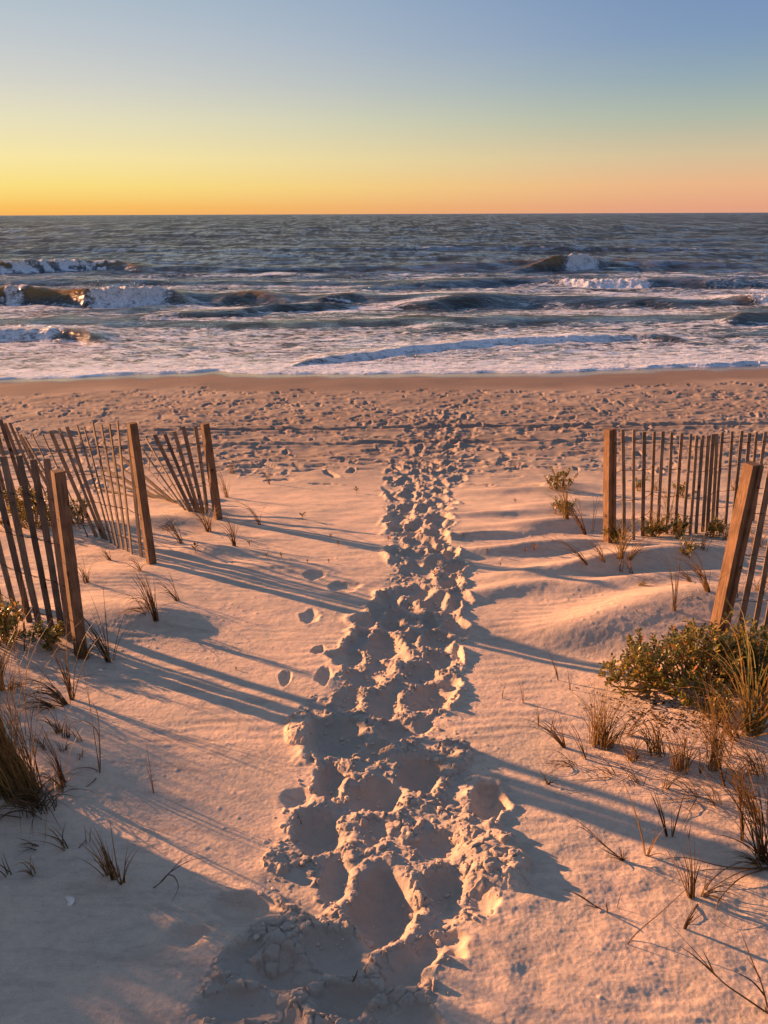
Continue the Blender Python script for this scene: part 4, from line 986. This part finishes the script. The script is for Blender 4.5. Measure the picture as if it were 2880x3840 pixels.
# ------------------------------------------------------------------ leafy plants
def shrub(px, py, rx, ry, hgt, nst, label, cat='shrub', leafL=.036, seed=3, name='dune_shrub', leanx=-.3):
    C = ground(px, py); rs = random.Random(seed); root = empty(name, C, label, cat)
    st = MB(); lf = MB()
    for i in range(nst):
        a = rs.uniform(0, 6.283); q = rs.random() ** .55
        tx = C.x + math.cos(a) * q * rx; ty = C.y + math.sin(a) * q * ry
        hh = hgt * (1 - .75 * q ** 2.4) * rs.uniform(.62, 1.08)
        bx = C.x + (tx - C.x) * .45 - leanx * rx * .3 * rs.random(); by = C.y + (ty - C.y) * .6 - .06 * ry
        T = Vector((tx, ty, gz(tx, ty) + hh)); B = Vector((bx, by, gz(bx, by) - .02))
        mid = B.lerp(T, .5) + Vector(((tx - bx) * .25, (ty - by) * .2, -hh * .12)) + Vector((rs.gauss(0, .02), rs.gauss(0, .02), 0))
        pts = [B, B.lerp(mid, .5) + Vector((rs.gauss(0, .008), 0, rs.gauss(0, .006))), mid, mid.lerp(T, .5) + Vector((rs.gauss(0, .01), rs.gauss(0, .01), .01)), T]
        st.tube(pts, [.0062, .0054, .0044, .0034, .0022], 5, rs.random())
        tips = [(pts[3], T)]
        for k in range(rs.randint(1, 3)):
            f = rs.choice([1, 2, 3]); b0 = pts[f].lerp(pts[min(f + 1, 4)], rs.random()); tp = b0 + Vector((rs.uniform(-1, 1) * .09, rs.uniform(-1, 1) * .08, rs.uniform(.04, .12)))
            st.tube([b0, b0.lerp(tp, .5) + Vector((0, 0, -.008)), tp], [.003, .0024, .0016], 4, rs.random()); tips.append((b0, tp))
        for b0, tp in tips:
            n_ = rs.randint(9, 15); ax = (tp - b0).normalized()
            for j in range(n_):
                f = 1 - (j / n_) * .75; p = b0.lerp(tp, f); an = j * 2.4 + rs.random()
                si = ax.orthogonal().normalized(); sj = ax.cross(si)
                d = (si * math.cos(an) + sj * math.sin(an)) * .8 + ax * rs.uniform(.35, 1.0)
                t = rs.gauss(.56, .18) + (.35 if j > n_ * .7 and rs.random() < .4 else 0)
                if rs.random() < .05: t = 1.0
                lf.leaf(p, d, Vector((0, 0, 1)), leafL * rs.uniform(.65, 1.15), leafL * .24 * rs.uniform(.8, 1.2), min(1, max(0, t)))
    st.build('stems', M_TWIG, root, True); lf.build('leaves', M_LEAF, root, True)
    return root
shrub(2600, 2560, .60, .33, .39, 125, 'broad dark green shrub with yellow stems at the foot of the leaning orange post')
shrub(2860, 2560, .38, .30, .39, 70, 'dark green shrub filling the right edge, behind the big tuft of broad blades', seed=8)
shrub(120, 1975, .34, .22, .42, 46, 'bushy green plant seen through the slats of the nearest left fence', seed=4, leafL=.042, leanx=0)
shrub(15, 2400, .17, .15, .26, 26, 'green leafy plant at the left edge below the nearest left fence', seed=5, leafL=.036, leanx=0)
shrub(185, 2425, .05, .05, .13, 7, 'small fresh green plant between the fence slats and the nearest left post', cat='plant', seed=6, leafL=.044, name='leafy_plant', leanx=0)
shrub(2098, 1832, .17, .10, .20, 16, 'small olive leafed plant on the far hump left of the right fence', cat='plant', seed=7, leafL=.035, name='leafy_plant', leanx=0)
shrub(2115, 1925, .10, .08, .18, 10, 'leafy sprigs growing inside the green leaning tuft on the right', cat='plant', seed=9, leafL=.032, name='leafy_plant')
shrub(2300, 2030, .08, .06, .14, 8, 'leafy plant hugging the foot of the farther right post', cat='plant', seed=10, leafL=.034, name='leafy_plant', leanx=0)
shrub(2450, 2010, .14, .06, .12, 12, 'dark leafy plant under the first slats of the right fence', cat='plant', seed=11, leafL=.034, name='leafy_plant', leanx=0)
shrub(2535, 2005, .10, .06, .14, 9, 'dark leafy plant under the middle slats of the right fence', cat='plant', seed=12, leafL=.034, name='leafy_plant', leanx=0)
shrub(2393, 1842, .07, .05, .13, 6, 'upright leafy plant beyond the second slat of the right fence', cat='plant', seed=13, leafL=.034, name='leafy_plant', leanx=0)
shrub(2573, 2082, .05, .04, .12, 6, 'slim green sprig in front of the right fence', cat='plant', seed=14, leafL=.026, name='leafy_plant', leanx=0)
shrub(2690, 2010, .14, .08, .14, 11, 'leafy plant at the slat feet left of the leaning orange post', cat='plant', seed=15, leafL=.034, name='leafy_plant', leanx=0)
shrub(2560, 1860, .12, .06, .14, 8, 'small leafy plant far behind the middle of the right fence', cat='plant', seed=16, leafL=.034, name='leafy_plant', leanx=0)
shrub(300, 1960, .16, .10, .26, 14, 'leafy plant behind the leaning slats right of the nearest left post', cat='plant', seed=17, leafL=.036, name='leafy_plant', leanx=0)
shrub(2700, 2690, .10, .06, .16, 12, 'yellowish leafy sprig in front of the big tuft of broad blades', cat='plant', seed=18, leafL=.022, name='leafy_plant', leanx=0)

seeds = [(732, 2072, 34, 'black seedling with round leaves left of the path, nearest the fence'), (937, 2047, 26, 'seedling beside the wide spreading dark tuft'), (1134, 1948, 32, 'dark seedling with four leaves on the smooth sand left of the path'),
 (1338, 1850, 24, 'tiny upright seedling at the dune edge left of the path'), (1001, 2090, 22, 'left one of two seedlings on the shaded ridge'), (1055, 2090, 18, 'right one of two seedlings on the shaded ridge'), (1240, 2015, 16, 'tiny seedling close to the path, the farther of a pair'),
 (1269, 2045, 18, 'tiny seedling close to the path, the nearer of a pair'), (1153, 2110, 12, 'tiny weed in the rough sand left of the path'), (1233, 2110, 14, 'tiny weed nearest the path in the rough sand'), (1576, 2002, 14, 'green sprout growing between footprints in the path'),
 (1457, 2028, 16, 'reddish sprout on the left rim of the path'), (1739, 2010, 12, 'tiny sprout on the right rim of the path'), (2003, 2063, 26, 'low red brown seedling on the ridges right of the path'), (1970, 2068, 14, 'crumpled brown leaf bit left of the low red brown seedling'), (1826, 2070, 16, 'tiny seedling just right of the path'),
 (1876, 2121, 10, 'very small sprout on the drift right of the path'), (1931, 1886, 16, 'small upright sprout on its own little hump right of the path'), (1631, 2162, 22, 'orange dried sprout among the clods of the path'), (1739, 1893, 8, 'speck like sprout right of the far path'), (885, 2600 - 88, 12, 'tiny weed alone in the left sand among the fence shadows')]
for i, (px, py, h, lb) in enumerate(seeds):
    B = ground(px, py); rs = random.Random(i); H = h * depth_of(B) / (F * .93); mb = MB()
    T = B + Vector((rs.uniform(-.1, .1) * H, 0, H * .8)); mb.tube([B - Vector((0, 0, .01)), B.lerp(T, .5), T], [.003, .0024, .0016], 4, .1)
    for k in range(rs.randint(6, 9)):
        an = k * 2.4; f = .35 + .65 * k / 8
        mb.leaf(B.lerp(T, f), Vector((math.cos(an), math.sin(an) * .7, .7)), Vector((0, 0, 1)), H * .5, H * .13, .9 if ('red' in lb or 'orange' in lb or 'brown' in lb) else rs.uniform(0, .4))
    o = mb.build('seedling', M_RED, None, True); recentre(o, B); tag(o, lb, 'seedling', 'seedlings sprouting from the sand')

# ------------------------------------------------------------------ small debris
def shell(px, py, sz, rot, label):
    B = ground(px, py); mb = MB(); vs = [(0, 0, 0)]; fs = []; n = 14
    for j in range(1, 5):
        for i in range(n + 1):
            a = math.pi * (-.5 + i / n) * 1.15; r = j / 4; k = 1 + .03 * (-1) ** i
            vs.append((math.cos(a) * r * sz * k, math.sin(a) * r * sz * .8 * k, sz * .45 * math.sin(r * math.pi * .62) * math.cos(a * .5)))
    for i in range(n): fs.append((0, 1 + i, 2 + i))
    for j in range(3):
        for i in range(n): a = 1 + j * (n + 1) + i; fs.append((a, a + n + 1, a + n + 2, a + 1))
    M_ = Matrix.Rotation(rot, 3, 'Z') @ Matrix.Rotation(.5, 3, 'X')
    mb.add([B + M_ @ Vector(v) for v in vs], fs); o = mb.build('seashell', M_SHELL, None, True)
    md = o.modifiers.new('thick', 'SOLIDIFY'); md.thickness = .0025
    recentre(o, B); tag(o, label, 'shell')
shell(254, 3385, .028, .4, 'white shell fragment half buried in the lower left sand')
shell(378, 2517, .02, 2.2, 'small white shell standing by the foot of the nearest left post')
def twig(pts, r, label):
    P_ = [ground_h(a, b_, c_) for a, b_, c_ in pts]; mb = MB(); mb.tube(P_, [r * (1 - .5 * i / len(P_)) for i in range(len(P_))], 5, .2)
    o = mb.build('twig', M_GRASS); recentre(o, P_[0]); tag(o, label, 'twig')
twig([(2392, 2314, .004), (2386, 2302, .01), (2389, 2294, .015), (2384, 2284, .02)], .004, 'crooked dark twig on the bright drift above the shrub')
twig([(1926, 2289, .004), (1936, 2293, .008), (1952, 2295, .004)], .005, 'tiny stub of wood right of the path on smooth sand')
twig([(272, 3195, .004), (295, 3180, .015), (322, 3150, .03)], .0022, 'thin stick lying at a slant below the big orange grass')
twig([(2452, 2300, .006), (2462, 2290, .01), (2480, 2285, .006)], .004, 'curved leaf scrap on the bright drift above the shrub')
twig([(1118, 3065, .006), (1126, 3080, .014), (1133, 3100, .004)], .005, 'pale leaf scrap on the left rim of the footprints')
twig([(1318, 3690, .002), (1336, 3655, .05), (1340, 3640, .07)], .003, 'short reddish stick poking from the sand at the bottom')

# broken crust lumps strewn along the trail
rs = random.Random(77); mb = MB()
ico = [(-.52, 0, .85), (.52, 0, .85), (-.52, 0, -.85), (.52, 0, -.85), (0, .85, .52), (0, .85, -.52), (0, -.85, .52), (0, -.85, -.52), (.85, .52, 0), (-.85, .52, 0), (.85, -.52, 0), (-.85, -.52, 0)]
icf = [(0, 4, 1), (0, 9, 4), (9, 5, 4), (4, 5, 8), (4, 8, 1), (8, 10, 1), (8, 3, 10), (5, 3, 8), (5, 2, 3), (2, 7, 3), (7, 10, 3), (7, 6, 10), (7, 11, 6), (11, 0, 6), (0, 1, 6), (6, 1, 10), (9, 0, 11), (9, 11, 2), (9, 2, 5), (7, 2, 11)]
for i in range(1100):
    y = rs.uniform(1.9, 8.5) if i % 2 else rs.uniform(2.2, 5.0); c_ = np.interp(y, pc[:, 0], pc[:, 1]); w_ = np.interp(y, pc[:, 0], pc[:, 2])
    x = c_ + rs.choice([-1, 1]) * w_ * (1 - .9 * rs.random() ** 1.3) * rs.uniform(.5, 1.25); sz = .004 + .012 * rs.random() ** 2.2
    fl = rs.uniform(.35, .8); a = rs.uniform(0, 6.28); zz = gz(x, y) + sz * fl * .3
    tl = Matrix.Rotation(a, 3, 'Z') @ Matrix.Rotation(rs.uniform(-.4, .4), 3, 'X')
    mb.add([Vector((x, y, zz)) + tl @ Vector((v[0] * sz * rs.uniform(.8, 1.5), v[1] * sz * rs.uniform(.7, 1.2), v[2] * sz * fl)) for v in ico], icf)
o = mb.build('sand_clods', SAND); o['kind'] = 'stuff'; o['label'] = 'crumbled clods of crusted sand along the trail'; o['category'] = 'sand clods'
# spray torn from the tumbling crests
M_SPRAY = simple('sea_spray', (.70, .72, .78), .5, .3)
def zsea(x, y):
    i = int(np.clip(np.searchsorted(WY, y), 1, len(WY) - 1)); return float(np.interp(x, WX[i], zw[i]))
mb = MB()
for pts_, n_, hh in (([(330, 1102), (480, 1100), (650, 1094)], 620, .34), ([(20, 1096), (110, 1096)], 130, .22), ([(2060, 1042), (2200, 1052), (2440, 1050)], 420, .22), ([(2110, 976), (2245, 970)], 120, .25),
                     ([(-20, 1248), (250, 1247)], 260, .12), ([(1100, 1362), (1440, 1318), (1800, 1280), (2440, 1262)], 800, .07), ([(2800, 1118), (2900, 1116)], 120, .2), ([(60, 994), (400, 988)], 160, .18), ([(530, 1186), (690, 1180)], 110, .12)):
    W_ = [hit_plane(a, b_, SEA_Z + .3) for a, b_ in pts_]
    for i in range(n_):
        x = rs.uniform(W_[0][0], W_[-1][0]); y = float(np.interp(x, [w[0] for w in W_], [w[1] for w in W_])) + rs.gauss(-.1, .35)
        h_ = abs(rs.gauss(0, hh * .45)) * (.6 + .8 * abs(math.sin(x * 1.7)) ** 2); sz = rs.uniform(.012, .05) * (hh / .3) ** .5
        c_ = Vector((x, y, zsea(x, y) + h_)); q = [Vector((rs.gauss(0, 1), rs.gauss(0, 1), rs.gauss(0, 1))).normalized() * sz for _ in range(4)]
        mb.add([c_ + v for v in q], [(0, 1, 2), (0, 2, 3), (0, 3, 1), (1, 3, 2)])
o = mb.build('sea_spray', M_SPRAY); o['kind'] = 'stuff'; o['label'] = 'white spray thrown up along the breaking crests'; o['category'] = 'spray'
# dark leaf litter beneath the shrub
mb = MB()
for i in range(260):
    px = rs.gauss(2480, 120); py = 2690 + (px - 2480) * .22 + rs.gauss(0, 34)
    if px > 2900: continue
    x, y = hit_plane(px, py); p = Vector((x, y, gz(x, y) + .004)); a = rs.uniform(0, 6.28)
    mb.leaf(p, Vector((math.cos(a), math.sin(a), rs.uniform(-.1, .3))), Vector((0, 0, 1)), rs.uniform(.015, .035), rs.uniform(.004, .007))
o = mb.build('leaf_litter', M_LITTER); o['kind'] = 'stuff'; o['label'] = 'dark dead leaves strewn on the sand under the shrub'; o['category'] = 'leaf litter'


# ------------------------------------------------------------------ light
SUN_AZ = R(-61.5); SUN_EL = R(11.5)          # azimuth measured from +Y towards +X
sd = Vector((math.sin(SUN_AZ) * math.cos(SUN_EL), math.cos(SUN_AZ) * math.cos(SUN_EL), math.sin(SUN_EL)))
sl = bpy.data.lights.new('sun', 'SUN'); sl.energy = 16.5; sl.angle = R(0.6); sl.color = (1.0, .455, .19)
so = bpy.data.objects.new('sun', sl); COL.objects.link(so); so.rotation_euler = (-sd).to_track_quat('-Z', 'Y').to_euler()

W = bpy.data.worlds.new('World'); SC.world = W; W.use_nodes = True
nt = W.node_tree; L = nt.links; bg = nt.nodes['Background']
tc = nd(nt, 'ShaderNodeTexCoord'); sp = nd(nt, 'ShaderNodeSeparateXYZ'); L.new(tc.outputs['Generated'], sp.inputs[0])
zc = mth(nt, 'MAXIMUM', sp.outputs['Z'], 0.0)
SQ = mth(nt, 'POWER', zc, 0.5)          # finer stops near the horizon
def P(z): return math.sqrt(z)
rightr = ramp(nt, [(P(0), s2l(230, 163, 136)), (P(.008), s2l(233, 168, 134)), (P(.03), s2l(238, 184, 140)), (P(.06), s2l(216, 194, 158)), (P(.10), s2l(176, 186, 171)), (P(.136), s2l(149, 171, 182)), (P(.175), s2l(129, 156, 189)), (P(.215), s2l(120, 148, 188)), (P(.4), s2l(122, 148, 180)), (P(1), s2l(120, 144, 176))], SQ)
leftr = ramp(nt, [(P(0), s2l(252, 180, 92)), (P(.008), s2l(255, 196, 96)), (P(.03), s2l(255, 227, 130)), (P(.06), s2l(253, 235, 168)), (P(.10), s2l(236, 228, 194)), (P(.136), s2l(216, 215, 206)), (P(.175), s2l(198, 205, 209)), (P(.215), s2l(180, 196, 207)), (P(.4), s2l(138, 158, 184)), (P(1), s2l(120, 144, 176))], SQ)
dv = nd(nt, 'ShaderNodeCombineXYZ'); L.new(sp.outputs['X'], dv.inputs[0]); L.new(sp.outputs['Y'], dv.inputs[1])
nv = nd(nt, 'ShaderNodeVectorMath', operation='NORMALIZE'); L.new(dv.outputs[0], nv.inputs[0])
dp = nd(nt, 'ShaderNodeVectorMath', operation='DOT_PRODUCT'); L.new(nv.outputs[0], dp.inputs[0]); dp.inputs[1].default_value = (math.sin(SUN_AZ), math.cos(SUN_AZ), 0)
mr = nd(nt, 'ShaderNodeMapRange', interpolation_type='SMOOTHSTEP'); L.new(dp.outputs['Value'], mr.inputs['Value'])
mr.inputs['From Min'].default_value = 0.06; mr.inputs['From Max'].default_value = 0.90
sky = mixc(nt, mr.outputs[0], rightr.outputs[0], leftr.outputs[0])
# behind the viewer the sky is a duller mauve
mb = nd(nt, 'ShaderNodeMapRange', interpolation_type='SMOOTHSTEP'); L.new(sp.outputs['Y'], mb.inputs['Value'])
mb.inputs['From Min'].default_value = 0.1; mb.inputs['From Max'].default_value = -0.7
sky = mixc(nt, mb.outputs[0], sky, s2l(128, 138, 156))
st = nd(nt, 'ShaderNodeTexSky', sky_type='NISHITA'); st.sun_disc = False; st.sun_elevation = SUN_EL; st.sun_rotation = SUN_AZ
L.new(sky, bg.inputs['Color']); bg.inputs['Strength'].default_value = 0.96
bg2 = nd(nt, 'ShaderNodeBackground', ins={'Strength': 0.0008}); L.new(st.outputs[0], bg2.inputs['Color'])
ad = nd(nt, 'ShaderNodeAddShader'); L.new(bg.outputs[0], ad.inputs[0]); L.new(bg2.outputs[0], ad.inputs[1])
L.new(ad.outputs[0], nt.nodes['World Output'].inputs['Surface'])

cam = bpy.data.cameras.new('camera'); co = bpy.data.objects.new('camera', cam); COL.objects.link(co)
co.matrix_world = Matrix.Translation((0, 0, CAMZ)) @ CM.to_4x4()
cam.sensor_fit = 'HORIZONTAL'; cam.sensor_width = 36; cam.lens = 36 * F / 2880; cam.clip_start = .05; cam.clip_end = 30000
SC.camera = co
SC.view_settings.view_transform = 'Standard'; SC.view_settings.look = 'None'; SC.view_settings.exposure = 0; SC.view_settings.gamma = 1
SC.cycles.max_bounces = 6; SC.cycles.use_adaptive_sampling = True
